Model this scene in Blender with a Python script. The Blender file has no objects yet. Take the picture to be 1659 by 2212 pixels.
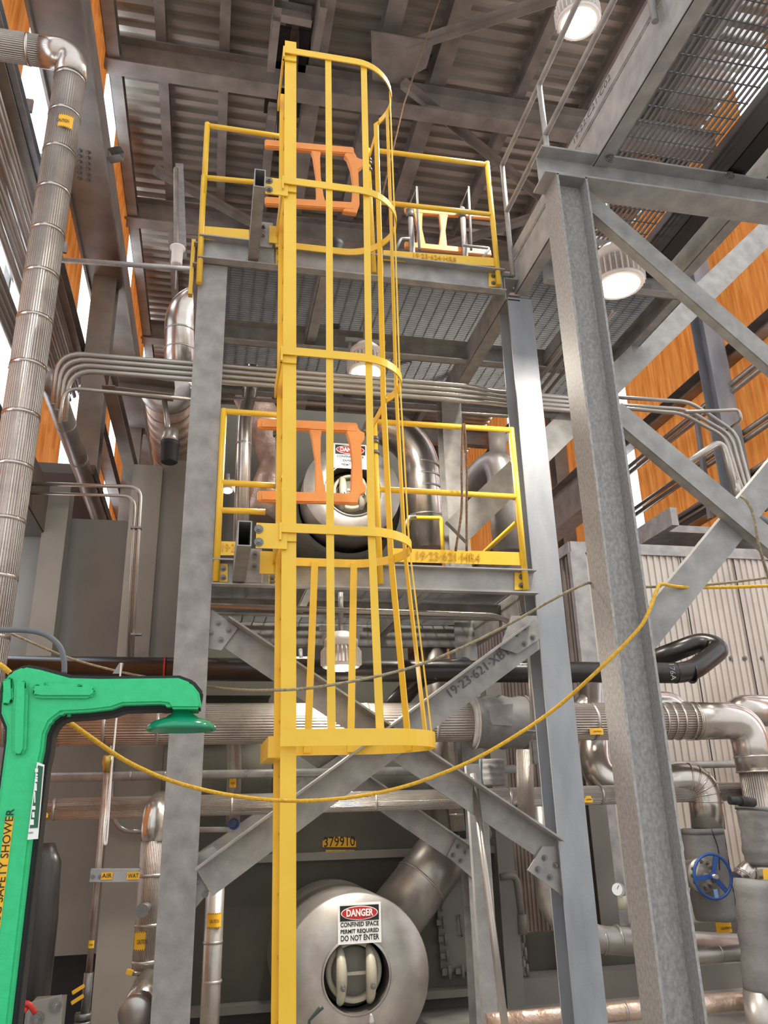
import bpy, bmesh, math, random
from mathutils import Vector, Matrix
random.seed(7)
PI = math.pi
scene = bpy.context.scene
col = scene.collection

# ------------------------------------------------------------------ camera
RIGHT = Vector((0.97813004, -0.20638531, -0.02582129))
DOWN = Vector((0.04748356, 0.34243831, -0.93833966))
FWD = Vector((0.20250172, 0.91659212, 0.3447491))
EYE = Vector((0, 0, 1.65)); FPX = 1729.0
cd = bpy.data.cameras.new('camera'); cam = bpy.data.objects.new('camera', cd); col.objects.link(cam)
m = Matrix((RIGHT, -DOWN, -FWD)).transposed().to_4x4(); m.translation = EYE
cam.matrix_world = m
cd.sensor_fit = 'VERTICAL'; cd.sensor_height = 36; cd.lens = 36 * FPX / 2212; cd.clip_end = 200; cd.clip_start = 0.05
scene.camera = cam

def A(px, py, X=None, Y=None, Z=None):
    """point of the place seen at a pixel of the photograph, on a plane of the world"""
    d = RIGHT * (px - 829.5) + DOWN * (py - 1106) + FWD * FPX
    if X is not None: t = X / d.x
    elif Y is not None: t = Y / d.y
    else: t = (Z - EYE.z) / d.z
    return EYE + d * t

# ------------------------------------------------------------------ world, exposure
w = bpy.data.worlds.new('world'); scene.world = w; w.use_nodes = True
nt = w.node_tree; bgn = nt.nodes['Background']
tc = nt.nodes.new('ShaderNodeTexCoord'); sx = nt.nodes.new('ShaderNodeSeparateXYZ'); rp = nt.nodes.new('ShaderNodeValToRGB')
nt.links.new(tc.outputs['Generated'], sx.inputs[0])
mr = nt.nodes.new('ShaderNodeMapRange'); mr.inputs[1].default_value = -1; mr.inputs[2].default_value = 1
nt.links.new(sx.outputs['Z'], mr.inputs[0]); nt.links.new(mr.outputs[0], rp.inputs[0])
rp.color_ramp.elements[0].color = (.62, .60, .57, 1); rp.color_ramp.elements[0].position = .3
rp.color_ramp.elements[1].color = (.95, .97, 1, 1); rp.color_ramp.elements[1].position = .75
nt.links.new(rp.outputs[0], bgn.inputs[0]); bgn.inputs[1].default_value = 1.5
scene.view_settings.view_transform = 'Standard'; scene.view_settings.look = 'None'
scene.view_settings.exposure = 0.1; scene.view_settings.gamma = 1; scene.view_settings.use_curve_mapping = False

# ------------------------------------------------------------------ materials
def lin(c):
    return tuple(((v / 255) / 12.92 if v / 255 <= .04045 else ((v / 255 + .055) / 1.055) ** 2.4) for v in c)
def mat(name, rgb, rough=.5, metal=0.0, var=.12, scale=6.0, bump=0.0, bscale=60, rgb2=None, stretch=None, emit=None, spec=.5, kind='noise'):
    m = bpy.data.materials.new(name); m.use_nodes = True
    n = m.node_tree.nodes; l = m.node_tree.links; b = n['Principled BSDF']
    c = lin(rgb); c2 = lin(rgb2) if rgb2 else tuple(v * (1 - var) for v in c)
    tc = n.new('ShaderNodeTexCoord'); mp = n.new('ShaderNodeMapping'); l.new(tc.outputs['Object'], mp.inputs[0])
    if stretch: mp.inputs['Scale'].default_value = stretch
    if kind == 'voronoi': tx = n.new('ShaderNodeTexVoronoi'); out = tx.outputs['Color']
    else:
        tx = n.new('ShaderNodeTexNoise'); tx.inputs['Detail'].default_value = 5; out = tx.outputs['Fac']
    tx.inputs['Scale'].default_value = scale; l.new(mp.outputs[0], tx.inputs['Vector'])
    r = n.new('ShaderNodeValToRGB'); r.color_ramp.elements[0].position = .3; r.color_ramp.elements[1].position = .7
    r.color_ramp.elements[0].color = (*c2, 1); r.color_ramp.elements[1].color = (*c, 1)
    l.new(out, r.inputs[0]); l.new(r.outputs[0], b.inputs['Base Color'])
    b.inputs['Roughness'].default_value = rough; b.inputs['Metallic'].default_value = metal
    b.inputs['Specular IOR Level'].default_value = spec
    if bump:
        t2 = n.new('ShaderNodeTexNoise'); t2.inputs['Scale'].default_value = bscale; t2.inputs['Detail'].default_value = 3
        l.new(tc.outputs['Object'], t2.inputs['Vector'])
        bp = n.new('ShaderNodeBump'); bp.inputs['Strength'].default_value = bump; bp.inputs['Distance'].default_value = .01
        l.new(t2.outputs['Fac'], bp.inputs['Height']); l.new(bp.outputs[0], b.inputs['Normal'])
    if emit:
        b.inputs['Emission Color'].default_value = (*lin(rgb), 1); b.inputs['Emission Strength'].default_value = emit
    return m
def ribbed(name, rgb, rgb2, rough, metal, ribs, along=False, strength=.5):
    """sheet metal jacket with fine ribs that follow the pipe (UV: u round, v along, in metres)"""
    m = mat(name, rgb, rough, metal, rgb2=rgb2, scale=5)
    n = m.node_tree.nodes; l = m.node_tree.links; b = n['Principled BSDF']
    uv = n.new('ShaderNodeUVMap'); s = n.new('ShaderNodeSeparateXYZ'); l.new(uv.outputs[0], s.inputs[0])
    mu = n.new('ShaderNodeMath'); mu.operation = 'MULTIPLY'; mu.inputs[1].default_value = ribs * 2 * PI
    l.new(s.outputs['Y' if along else 'X'], mu.inputs[0])
    sn = n.new('ShaderNodeMath'); sn.operation = 'SINE'; l.new(mu.outputs[0], sn.inputs[0])
    t2 = n.new('ShaderNodeTexNoise'); t2.inputs['Scale'].default_value = 45
    tc = n.new('ShaderNodeTexCoord'); l.new(tc.outputs['Object'], t2.inputs['Vector'])
    ad = n.new('ShaderNodeMath'); ad.operation = 'ADD'; l.new(sn.outputs[0], ad.inputs[0]); l.new(t2.outputs['Fac'], ad.inputs[1])
    bp = n.new('ShaderNodeBump'); bp.inputs['Strength'].default_value = strength; bp.inputs['Distance'].default_value = .004
    l.new(ad.outputs[0], bp.inputs['Height']); l.new(bp.outputs[0], b.inputs['Normal'])
    return m
M = {}
M['galv'] = mat('galvanised_steel', (160, 158, 154), .5, .25, rgb2=(130, 128, 126), scale=9, bump=.08, bscale=90)
M['galv_light'] = mat('galvanised_steel_light', (172, 170, 167), .5, .2, rgb2=(140, 139, 138), scale=7, bump=.06)
M['galv_mottled'] = mat('galvanised_steel_mottled', (168, 165, 160), .55, .15, rgb2=(134, 133, 132), scale=75, bump=.06, stretch=(1, 1, .6))
M['galv_blue'] = mat('galvanised_steel_bluish', (158, 160, 164), .5, .2, rgb2=(128, 132, 138), scale=5, bump=.06, stretch=(1, 1, .3))
M['grate'] = mat('grating_steel', (122, 122, 122), .55, .3, var=.3, scale=8)
M['brown_steel'] = mat('primed_brown_steel', (146, 138, 128), .5, .15, rgb2=(112, 105, 98), scale=2.5)
M['deck'] = mat('roof_deck_sheet', (204, 198, 186), .34, .55, rgb2=(160, 152, 140), scale=1.2, stretch=(.4, 2, 1))
M['yellow'] = mat('safety_yellow_paint', (238, 196, 62), .38, 0, rgb2=(228, 184, 50), scale=3)
M['orange'] = mat('orange_plastic', (240, 158, 84), .5, 0, var=.1, scale=5)
M['alu'] = mat('smooth_aluminium_jacket', (205, 200, 194), .24, .9, rgb2=(170, 160, 150), scale=3, bump=.12, bscale=9)
M['alu_dull'] = mat('dull_aluminium_sheet', (188, 184, 178), .38, .75, rgb2=(150, 144, 138), scale=4, bump=.1, bscale=14)
M['ribbed'] = ribbed('ribbed_aluminium_jacket', (190, 182, 172), (160, 150, 142), .36, .7, 46, False, .9)
M['spiral'] = ribbed('spiral_duct_metal', (206, 182, 166), (176, 154, 140), .4, .7, 5, True, 1.0)
M['conduit'] = mat('conduit_metal', (172, 166, 158), .32, .7, var=.2, scale=4)
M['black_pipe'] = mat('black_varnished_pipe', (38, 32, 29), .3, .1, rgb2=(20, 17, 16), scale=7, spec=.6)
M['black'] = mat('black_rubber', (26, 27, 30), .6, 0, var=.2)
M['casing'] = mat('boiler_casing_paint', (140, 136, 128), .55, 0, rgb2=(120, 116, 108), scale=1.4)
M['casing_dark'] = mat('boiler_casing_olive_shaded', (98, 96, 85), .6, 0, rgb2=(78, 76, 67), scale=1.6)  # olive-grey casing paint, darkened: the shade behind the platforms is in its colour
M['beige'] = mat('beige_enamel', (176, 170, 152), .4, 0, var=.15, scale=5)
M['blanket'] = mat('insulation_blanket_cloth', (128, 126, 124), .6, 0, rgb2=(104, 102, 100), scale=4, bump=1.0, bscale=9)
M['green'] = mat('green_fibreglass', (44, 196, 128), .5, 0, rgb2=(36, 184, 116), scale=30, bump=.15, bscale=300)
M['green_dark'] = mat('green_glossy_plastic', (22, 138, 98), .18, 0, var=.1)
M['label'] = mat('label_yellow', (236, 178, 30), .5, 0, var=.04)
M['white'] = mat('sign_white', (232, 232, 230), .5, 0, var=.02)
M['ink'] = mat('sign_black', (20, 20, 22), .6, 0, var=.02)
M['red'] = mat('sign_red', (178, 32, 34), .5, 0, var=.05)
M['tag_green'] = mat('tag_dark_green', (38, 92, 66), .6, 0, var=.05)
M['blue'] = mat('blue_handwheel_paint', (30, 72, 140), .4, 0, var=.15, scale=20)
M['lamp_white'] = mat('white_lamp_casting', (222, 214, 208), .45, 0, var=.05)
M['glow'] = mat('lamp_glow', (255, 244, 222), .4, emit=14)
M['rope_y'] = mat('yellow_rope', (226, 178, 52), .8, 0, rgb2=(196, 150, 40), scale=60, bump=.6, bscale=200)
M['rope_b'] = mat('beige_rope', (168, 156, 128), .85, 0, rgb2=(120, 108, 84), scale=60, bump=.6, bscale=200)
M['rope_brown'] = mat('brown_rope', (132, 100, 70), .9, 0, rgb2=(84, 62, 44), scale=60, bump=.8, bscale=160)
M['concrete'] = mat('concrete_floor', (158, 154, 148), .8, 0, rgb2=(134, 130, 124), scale=2, bump=.2)
M['orange_wall'] = mat('orange_woodgrain_siding', (236, 160, 84), .5, 0, rgb2=(206, 122, 50), scale=3.2, stretch=(6, 6, .5))
def translucent(m, f):
    n = m.node_tree.nodes; l = m.node_tree.links; b = n['Principled BSDF']; o = n['Material Output']
    t = n.new('ShaderNodeBsdfTranslucent'); mx = n.new('ShaderNodeMixShader'); mx.inputs[0].default_value = f
    src = b.inputs['Base Color'].links[0].from_socket; l.new(src, t.inputs['Color'])
    l.new(b.outputs[0], mx.inputs[1]); l.new(t.outputs[0], mx.inputs[2]); l.new(mx.outputs[0], o.inputs['Surface'])
translucent(M['orange_wall'], .42)
M['daylight'] = mat('translucent_daylight_panel', (232, 242, 255), .5, emit=3.2)
M['brass'] = mat('brass_fitting', (190, 158, 84), .3, .8, var=.2)
M['nut'] = mat('bolt_steel', (128, 126, 122), .4, .6, var=.3, scale=30)
M['cable'] = mat('grey_cable_jacket', (96, 100, 104), .5, 0, var=.1)
M['dark_wall'] = mat('dark_wall_sheet', (84, 72, 62), .7, 0, rgb2=(62, 54, 48), scale=1)
M['corrugated'] = mat('corrugated_zinc', (196, 188, 178), .4, .45, rgb2=(170, 162, 152), scale=1.5)
M['red_rag'] = mat('red_plastic_tape', (196, 44, 34), .5, 0, var=.3, scale=12)
M['faded'] = mat('worn_bare_metal', (150, 148, 140), .5, .3, var=.2, scale=30)

# ------------------------------------------------------------------ mesh helpers
class MB:
    def __init__(s): s.bm = bmesh.new(); s.uv = s.bm.loops.layers.uv.new('UVMap')
    def hexa(s, o, ax, ay, az):
        """box with corner o and edge vectors"""
        v = [s.bm.verts.new(o + ax * i + ay * j + az * k) for k in (0, 1) for j in (0, 1) for i in (0, 1)]
        for f in ((0, 2, 3, 1), (4, 5, 7, 6), (0, 1, 5, 4), (2, 6, 7, 3), (0, 4, 6, 2), (1, 3, 7, 5)):
            s.bm.faces.new([v[i] for i in f])
        return s
    def box(s, x0, x1, y0, y1, z0, z1):
        x0, x1 = sorted((x0, x1)); y0, y1 = sorted((y0, y1)); z0, z1 = sorted((z0, z1))
        return s.hexa(Vector((x0, y0, z0)), Vector((x1 - x0, 0, 0)), Vector((0, y1 - y0, 0)), Vector((0, 0, z1 - z0)))
    def bar(s, p, q, w, h, up=(0, 0, 1), du=0, dv=0):
        """bar p->q: h along up, w sideways; du/dv shift sideways / along up"""
        p = Vector(p); q = Vector(q); a = (q - p); n = a.normalized(); u = Vector(up); u = (u - n * u.dot(n)).normalized(); sd = n.cross(u)
        return s.hexa(p + sd * (du - w / 2) + u * (dv - h / 2), a, sd * w, u * h)
    def hsec(s, p, q, d, b, tf=.012, tw=.009, up=(0, 0, 1)):
        s.bar(p, q, b, tf, up, 0, d / 2 - tf / 2); s.bar(p, q, b, tf, up, 0, -d / 2 + tf / 2); s.bar(p, q, tw, d - 2 * tf, up)
        return s
    def chan(s, p, q, d, b, t=.008, up=(0, 0, 1), side=1):
        """channel: web in the middle plane, flanges to one side"""
        s.bar(p, q, t, d, up); s.bar(p, q, b, t, up, side * b / 2, d / 2 - t / 2); s.bar(p, q, b, t, up, side * b / 2, -d / 2 + t / 2)
        return s
    def angle(s, p, q, a, b, t=.01, up=(0, 0, 1), side=1, top=1):
        s.bar(p, q, t, a, up); s.bar(p, q, b, t, up, side * b / 2, top * (a / 2 - t / 2)); return s
    def tube(s, pts, r, seg=16, cap=True, radii=None, closed=False):
        pts = [Vector(p) for p in pts]; n = len(pts)
        tang = []
        for i in range(n):
            if closed: t = pts[(i + 1) % n] - pts[i - 1]
            else: t = pts[min(i + 1, n - 1)] - pts[max(i - 1, 0)]
            tang.append(t.normalized())
        t0 = tang[0]; ref = Vector((0, 0, 1)) if abs(t0.z) < .9 else Vector((0, -1, 0))
        u = (ref - t0 * ref.dot(t0)).normalized(); rings = []; L = 0; Ls = []
        for i in range(n):
            if i: L += (pts[i] - pts[i - 1]).length
            Ls.append(L)
            u = (u - tang[i] * u.dot(tang[i])).normalized(); v = tang[i].cross(u)
            rr = radii[i] if radii else r
            rings.append([s.bm.verts.new(pts[i] + (u * math.cos(a) + v * math.sin(a)) * rr) for a in [2 * PI * k / seg for k in range(seg)]])
        rg = range(n if closed else n - 1)
        for i in rg:
            j = (i + 1) % n
            for k in range(seg):
                k2 = (k + 1) % seg
                f = s.bm.faces.new((rings[i][k], rings[i][k2], rings[j][k2], rings[j][k])); f.smooth = True
                for lp, (uu, vv) in zip(f.loops, ((k, Ls[i]), (k + 1, Ls[i]), (k + 1, Ls[j]), (k, Ls[j]))): lp[s.uv].uv = (uu / seg, vv)
        if cap and not closed:
            s.bm.faces.new(list(reversed(rings[0]))); s.bm.faces.new(rings[-1])
        return s
    def cyl(s, p, q, r, seg=16, r2=None): return s.tube([p, q], r, seg, True, [r, r if r2 is None else r2])
    def lathe(s, o, axis, prof, seg=32, sm=True, capend=True):
        """prof: (distance along axis, radius)"""
        o = Vector(o); n = Vector(axis).normalized(); ref = Vector((0, 0, 1)) if abs(n.z) < .9 else Vector((1, 0, 0))
        u = (ref - n * ref.dot(n)).normalized(); v = n.cross(u); rings = []
        for (d, r) in prof:
            rings.append([s.bm.verts.new(o + n * d + (u * math.cos(2 * PI * k / seg) + v * math.sin(2 * PI * k / seg)) * max(r, 1e-4)) for k in range(seg)])
        for i in range(len(prof) - 1):
            for k in range(seg):
                f = s.bm.faces.new((rings[i][k], rings[i][(k + 1) % seg], rings[i + 1][(k + 1) % seg], rings[i + 1][k])); f.smooth = sm
                for lp, (uu, vv) in zip(f.loops, ((k, i), (k + 1, i), (k + 1, i + 1), (k, i + 1))): lp[s.uv].uv = (uu / seg, prof[vv][0])
        if capend:
            s.bm.faces.new(list(reversed(rings[0]))); s.bm.faces.new(rings[-1])
        return s
    def prism(s, pts, d):
        """polygon (list of Vectors) extruded by vector d"""
        d = Vector(d); a = [s.bm.verts.new(Vector(p)) for p in pts]; b = [s.bm.verts.new(Vector(p) + d) for p in pts]
        s.bm.faces.new(a); s.bm.faces.new(list(reversed(b))); n = len(a)
        for i in range(n): s.bm.faces.new((a[i], b[i], b[(i + 1) % n], a[(i + 1) % n]))
        return s
    def strip(s, pts, h, t, up=(0, 0, 1)):
        """flat bar bent along pts: h tall along up, t thick"""
        up = Vector(up); pts = [Vector(p) for p in pts]; n = len(pts); R = []
        for i in range(n):
            tg = (pts[min(i + 1, n - 1)] - pts[max(i - 1, 0)]).normalized(); sd = tg.cross(up).normalized()
            R.append([s.bm.verts.new(pts[i] + sd * a * t / 2 + up * b * h / 2) for a, b in ((-1, -1), (1, -1), (1, 1), (-1, 1))])
        for i in range(n - 1):
            for k in range(4): s.bm.faces.new((R[i][k], R[i][(k + 1) % 4], R[i + 1][(k + 1) % 4], R[i + 1][k]))
        s.bm.faces.new(list(reversed(R[0]))); s.bm.faces.new(R[-1]); return s
    def hexbolt(s, p, n, r=.014, l=.012):
        n = Vector(n).normalized(); p = Vector(p); s.tube([p - n * .004, p + n * l * .35], r * 1.45, 14); s.tube([p, p + n * l], r, 6); s.tube([p, p + n * l * 2], r * .5, 8); return s
    def build(s, name, mt, parent=None, bevel=0, label=None, smooth=None):
        bmesh.ops.recalc_face_normals(s.bm, faces=s.bm.faces)
        if bevel:
            es = [e for e in s.bm.edges if len(e.link_faces) == 2 and e.calc_face_angle(0) > .5]
            bmesh.ops.bevel(s.bm, geom=es, offset=bevel, segments=2, affect='EDGES', clamp_overlap=True)
        me = bpy.data.meshes.new(name)
        if parent is None:
            xs = [v.co for v in s.bm.verts]
            c = Vector(((min(v.x for v in xs) + max(v.x for v in xs)) / 2, (min(v.y for v in xs) + max(v.y for v in xs)) / 2, min(v.z for v in xs)))
        else:
            c = WP[parent.name]
        for v in s.bm.verts: v.co -= c
        s.bm.to_mesh(me); s.bm.free(); me.materials.append(M[mt] if isinstance(mt, str) else mt)
        o = bpy.data.objects.new(name, me); col.objects.link(o)
        if parent is None: o.location = c; WP[o.name] = c
        else: o.parent = parent; WP[o.name] = c
        if label: o['label'] = label
        return o
WP = {}      # world position of the local origin each object's children use
def tag(o, label, cat, group=None, kind=None):
    o['label'] = label; o['category'] = cat
    if group: o['group'] = group
    if kind: o['kind'] = kind
    return o
def thing(name, label, cat, loc, group=None):
    o = bpy.data.objects.new(name, None); col.objects.link(o); o.location = Vector(loc); o.empty_display_size = .1
    WP[o.name] = Vector(loc); return tag(o, label, cat, group)
def struct(o): o['kind'] = 'structure'; return o
def dup(root, d, label=None, group=None, rot=0):
    """copy of a thing with its parts and sub-parts, moved by d"""
    r = root.copy(); col.objects.link(r); r.location = root.location + Vector(d); r.rotation_euler.z += rot
    WP[r.name] = Vector(r.location)
    if label: r['label'] = label
    if group: r['group'] = group
    for ch in list(root.children):
        c = ch.copy(); col.objects.link(c); c.parent = r
        for g in list(ch.children):
            h = g.copy(); col.objects.link(h); h.parent = c
    return r
def rounded(pts, rad, n=7):
    """polyline with its corners bent to a radius"""
    pts = [Vector(p) for p in pts]; out = [pts[0]]
    rads = rad if isinstance(rad, (list, tuple)) else [rad] * (len(pts) - 2)
    for i in range(1, len(pts) - 1):
        p, c, q = pts[i - 1], pts[i], pts[i + 1]; a = (p - c); b = (q - c); r = min(rads[i - 1], a.length * .49, b.length * .49)
        s, e = c + a.normalized() * r, c + b.normalized() * r
        for k in range(n + 1):
            t = k / n; out.append(s * (1 - t) ** 2 + c * 2 * t * (1 - t) + e * t * t)
    out.append(pts[-1]); return out
def spline(pts, n=8):
    pts = [Vector(p) for p in pts]; P = [pts[0] * 2 - pts[1]] + pts + [pts[-1] * 2 - pts[-2]]; out = []
    for i in range(1, len(P) - 2):
        for k in range(n):
            t = k / n; a, b, c, d = P[i - 1], P[i], P[i + 1], P[i + 2]
            out.append(.5 * ((2 * b) + (c - a) * t + (2 * a - 5 * b + 4 * c - d) * t * t + (3 * b - a - 3 * c + d) * t ** 3))
    out.append(pts[-1]); return out
def text(s, size, loc, parent, mt='ink', xd=(1, 0, 0), up=(0, 0, 1), name='lettering', width=None, depth=.0006, bold=0.0, label=None):
    """raised lettering centred at loc; width squeezes the line to that length"""
    cu = bpy.data.curves.new('t', 'FONT'); cu.body = s; cu.size = size; cu.align_x = 'CENTER'; cu.align_y = 'CENTER'; cu.extrude = depth; cu.offset = bold
    cu.resolution_u = 3
    t = bpy.data.objects.new('t', cu); col.objects.link(t); bpy.context.view_layer.update()
    me = bpy.data.meshes.new_from_object(t.evaluated_get(bpy.context.evaluated_depsgraph_get()))
    bpy.data.objects.remove(t); me.name = name; me.materials.clear(); me.materials.append(M[mt])
    x = Vector(xd).normalized(); u = Vector(up).normalized(); n = x.cross(u)
    k = 1
    if width and me.vertices:
        ww = max(v.co.x for v in me.vertices) - min(v.co.x for v in me.vertices); k = width / ww
    org = Vector(loc) - WP[parent.name]
    for v in me.vertices: v.co = org + x * v.co.x * k + u * v.co.y + n * v.co.z
    o = bpy.data.objects.new(name, me); col.objects.link(o); o.parent = parent; WP[o.name] = WP[parent.name]
    if label: o['label'] = label
    return o
FR = Vector((0, -1, 0))
def bolts(parent, pts, n=FR, r=.013, name='bolt', mt='nut'):
    """each bolt its own mesh object, sharing mesh data"""
    first = None
    for p in pts:
        if first is None:
            b = MB().hexbolt(Vector(p), n, r); first = b.build(name, mt, parent); p0 = Vector(p)
        else:
            c = first.copy(); col.objects.link(c); c.location = first.location + (Vector(p) - p0); c.parent = parent
# pipe = tube with its clamp bands and stickers as parts
def pipe(name, label, cat, pts, r, mt='ribbed', bands=(), bandmat='alu_dull', seg=24, group=None, rad=0):
    P = rounded(pts, rad) if rad else [Vector(p) for p in pts]
    t = thing(name, label, cat, (P[0] + P[-1]) / 2 * 1.0, group)
    MB().tube(P, r, seg).build('pipe_run', mt, t)
    for (p, d) in bands:
        p = Vector(p); d = Vector(d).normalized(); MB().tube([p - d * .009, p + d * .009], r * 1.025 + .001, seg).build('band', bandmat, t)
    return t
def bands_between(p, q, n, ends=False):
    p = Vector(p); q = Vector(q); return [(p.lerp(q, (i + 1) / (n + 1)), q - p) for i in range(n)]
def sticker(parent, c, wd, ht, r, axis_pt=None, txt='CAUTION', name='caution_label', xd=(1, 0, 0), up=(0, 0, 1), small=True):
    """flat or wrapped yellow sticker in front of a vertical pipe with axis through axis_pt"""
    c = Vector(c); b = MB(); n = 8; x = Vector(xd); u = Vector(up); nn = x.cross(u)
    for i in range(n):
        a0 = (i / n - .5) * wd / r; a1 = ((i + 1) / n - .5) * wd / r
        v = [c + x * (r * math.sin(a)) + nn * (r * math.cos(a) - r + .0015) + u * h for a, h in ((a0, -ht / 2), (a1, -ht / 2), (a1, ht / 2), (a0, ht / 2))]
        w_ = [p - nn * .0012 for p in v]
        f = [b.bm.verts.new(p) for p in v]; g = [b.bm.verts.new(p) for p in w_]
        b.bm.faces.new(f); b.bm.faces.new(list(reversed(g)))
        b.bm.faces.new((f[0], f[1], g[1], g[0])); b.bm.faces.new((f[3], f[2], g[2], g[3]))
    s = b.build(name, 'label', parent)
    if txt: text(txt, ht * .34, c + nn * .004 - u * ht * .05, s, 'ink', xd, up, width=wd * .62)
    if small:
        h = MB()
        for e in (-1, 1):
            k = int(wd / .012)
            for i in range(k):
                a = ((i + .5) / k - .5) * wd; p = c + x * r * math.sin(a / r) + nn * (r * math.cos(a / r) - r + .0025) + u * e * (ht / 2 - .004)
                h.bar(p - x * .003, p + x * .002, .001, .006, u)
        h.build('hazard_stripe', 'ink', s)
    return s

# ================================================================== SETTING
# floor, roof deck, walls
struct(MB().box(-5, 12, -6, 34, -.1, 0).build('floor', 'concrete'))
RZ = 14.0; XL = -2.16; XR = 9.0; YF = 30.0
b = MB(); per = .27; y = 2.0
prof = []
while y < YF:
    prof += [(y, 0), (y + .11, 0), (y + .13, .1), (y + .25, .1)]; y += per
for i in range(len(prof) - 1):
    (y0, z0), (y1, z1) = prof[i], prof[i + 1]
    v = [b.bm.verts.new((x, yy, RZ + zz)) for x, yy, zz in ((XL, y0, z0), (XR, y0, z0), (XR, y1, z1), (XL, y1, z1))]
    b.bm.faces.new(v)
ceil = struct(b.build('ceiling', 'deck'))
struct(MB().box(XL, XR, 2, YF, RZ + .11, RZ + .16).build('ceiling', 'dark_wall'))
struct(MB().box(XL, XR, YF, YF + .1, 0, RZ).build('wall_back', 'dark_wall'))

def siding(name, X, side, y0, y1, z0, z1, gaps):
    """vertical woodgrain siding along Y with trapezoid ribs; gaps are the daylight strips"""
    b = MB(); y = y0; step = .3
    while y < y1 - .01:
        e = min(y + step, y1)
        if not any(g0 < (y + e) / 2 < g1 for g0, g1 in gaps):
            d = side * .035
            for (ya, xa, yb, xb) in ((y, 0, y + .2, 0), (y + .2, 0, y + .22, d), (y + .22, d, y + .27, d), (y + .27, d, e, 0)):
                if yb > e + 1e-6: continue
                v = [b.bm.verts.new((X + xx, yy, zz)) for xx, yy, zz in ((xa, ya, z0), (xb, yb, z0), (xb, yb, z1), (xa, ya, z1))]
                b.bm.faces.new(v)
        y = e
    o = struct(b.build(name, 'orange_wall')); return o
def daylight(n, X, g, z0, z1, side):
    b = MB(); y0, y1 = g; k = max(3, int((y1 - y0) / .07))
    for i in range(k):
        a = y0 + (y1 - y0) * i / k; c = y0 + (y1 - y0) * (i + 1) / k
        v = [b.bm.verts.new((X + side * (.012 if j == 1 else 0), yy, zz)) for j, yy, zz in ((0, a, z0), (1, (a + c) / 2, z0), (1, (a + c) / 2, z1), (0, a, z1))]
        b.bm.faces.new(v)
        v = [b.bm.verts.new((X + side * (.012 if j == 1 else 0), yy, zz)) for j, yy, zz in ((1, (a + c) / 2, z0), (0, c, z0), (0, c, z1), (1, (a + c) / 2, z1))]
        b.bm.faces.new(v)
    struct(b.build('window_%d' % n, 'daylight'))
gL = [(3.6, 4.2), (6.6, 7.8), (10.5, 12.0), (14.7, 15.9), (19.2, 20.4), (24, 25.2)]  # nearest left strip is out of view, added to bring in light
gR = [(3.3, 4.5), (6.3, 7.2), (8.7, 9.6), (14.7, 15.6), (20.7, 21.9)]  # nearest right strips are out of view too, added for their light
siding('wall_left', XL, 1, 3, YF, 0, RZ, gL); siding('wall_right', XR, -1, 3, YF, 0, RZ, gR)
k = 1
for g in gL: daylight(k, XL - .01, g, 3.0, RZ, 1); k += 1
for g in gR: daylight(k, XR + .01, g, 3.0, RZ, -1); k += 1

# roof beams run across, purlins run into the depth
def steel(name, label, cat, mt, fn, group=None, bev=0):
    b = MB(); fn(b); return tag(b.build(name, mt, None, bev), label, cat, group)
zb = 13.3
ybeams = [(6.3, 'nearest broad brown roof beam overhead'), (10.35, 'broad brown roof beam crossing behind the top of the yellow cage'), (14.1, 'second brown roof beam, behind the upper yellow handrails'), (18.6, 'third brown roof beam, above the silver duct elbow'), (23.5, 'farthest brown roof beam near the end wall')]
for yb, lb in ybeams:
    steel('roof_beam', lb, 'beam', 'brown_steel', lambda b: b.hsec((XL, yb, zb), (XR, yb, zb), .55, .3, .025, .015))
pur = [(-1.3, 'leftmost roof purlin next to the left wall'), (-.27, 'roof purlin above the left end of the platforms'), (.62, 'roof purlin just left of the ladder top'), (1.3, 'roof purlin right behind the ladder rail'), (2.42, 'wide roof purlin right of the cage top'), (3.45, 'roof purlin behind the thin hanging rod'), (5.0, 'roof purlin left of the highest lamp'), (6.4, 'roof purlin right of the highest lamp'), (7.8, 'rightmost roof purlin beside the right wall')]
for i, (x, lb) in enumerate(pur):
    wd = .3 if i in (3, 4, 5) else .17
    steel('roof_purlin', lb, 'beam', 'brown_steel', lambda b: b.hsec((x, 5, RZ - .17), (x, YF, RZ - .17), .33, wd, .015, .01))
# diagonal roof braces with gusset plates
def rbrace(p, q, lb, pl=None):
    b = MB(); b.angle(p, q, .14, .14, .012); o = tag(b.build('roof_brace', 'brown_steel'), lb, 'brace')
    if pl:
        c = Vector(pl); MB().prism([c + Vector((-.55, -.3, 0)), c + Vector((.5, -.3, 0)), c + Vector((.5, .2, 0)), c + Vector((.1, .6, 0)), c + Vector((-.35, .6, 0))], (0, 0, .02)).build('gusset_plate', 'brown_steel', o)
rbrace(A(880, 108, Z=13.3), A(1210, 0, Z=13.3), 'brown diagonal roof brace rising to the top right, right of the cage top', A(880, 105, Z=13.32) + Vector((-.1, .1, 0)))
rbrace(A(865, 185, Z=13.2), A(1170, 435, Z=13.2), 'brown diagonal roof brace running down right below the thin rod')
rbrace(A(330, 370, Z=13.2), A(550, 490, Z=13.2), 'brown diagonal roof brace above the left handrail')
rbrace(A(950, 540, Z=13.2), A(1180, 465, Z=13.2), 'brown diagonal roof brace low behind the third orange gate')
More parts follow.
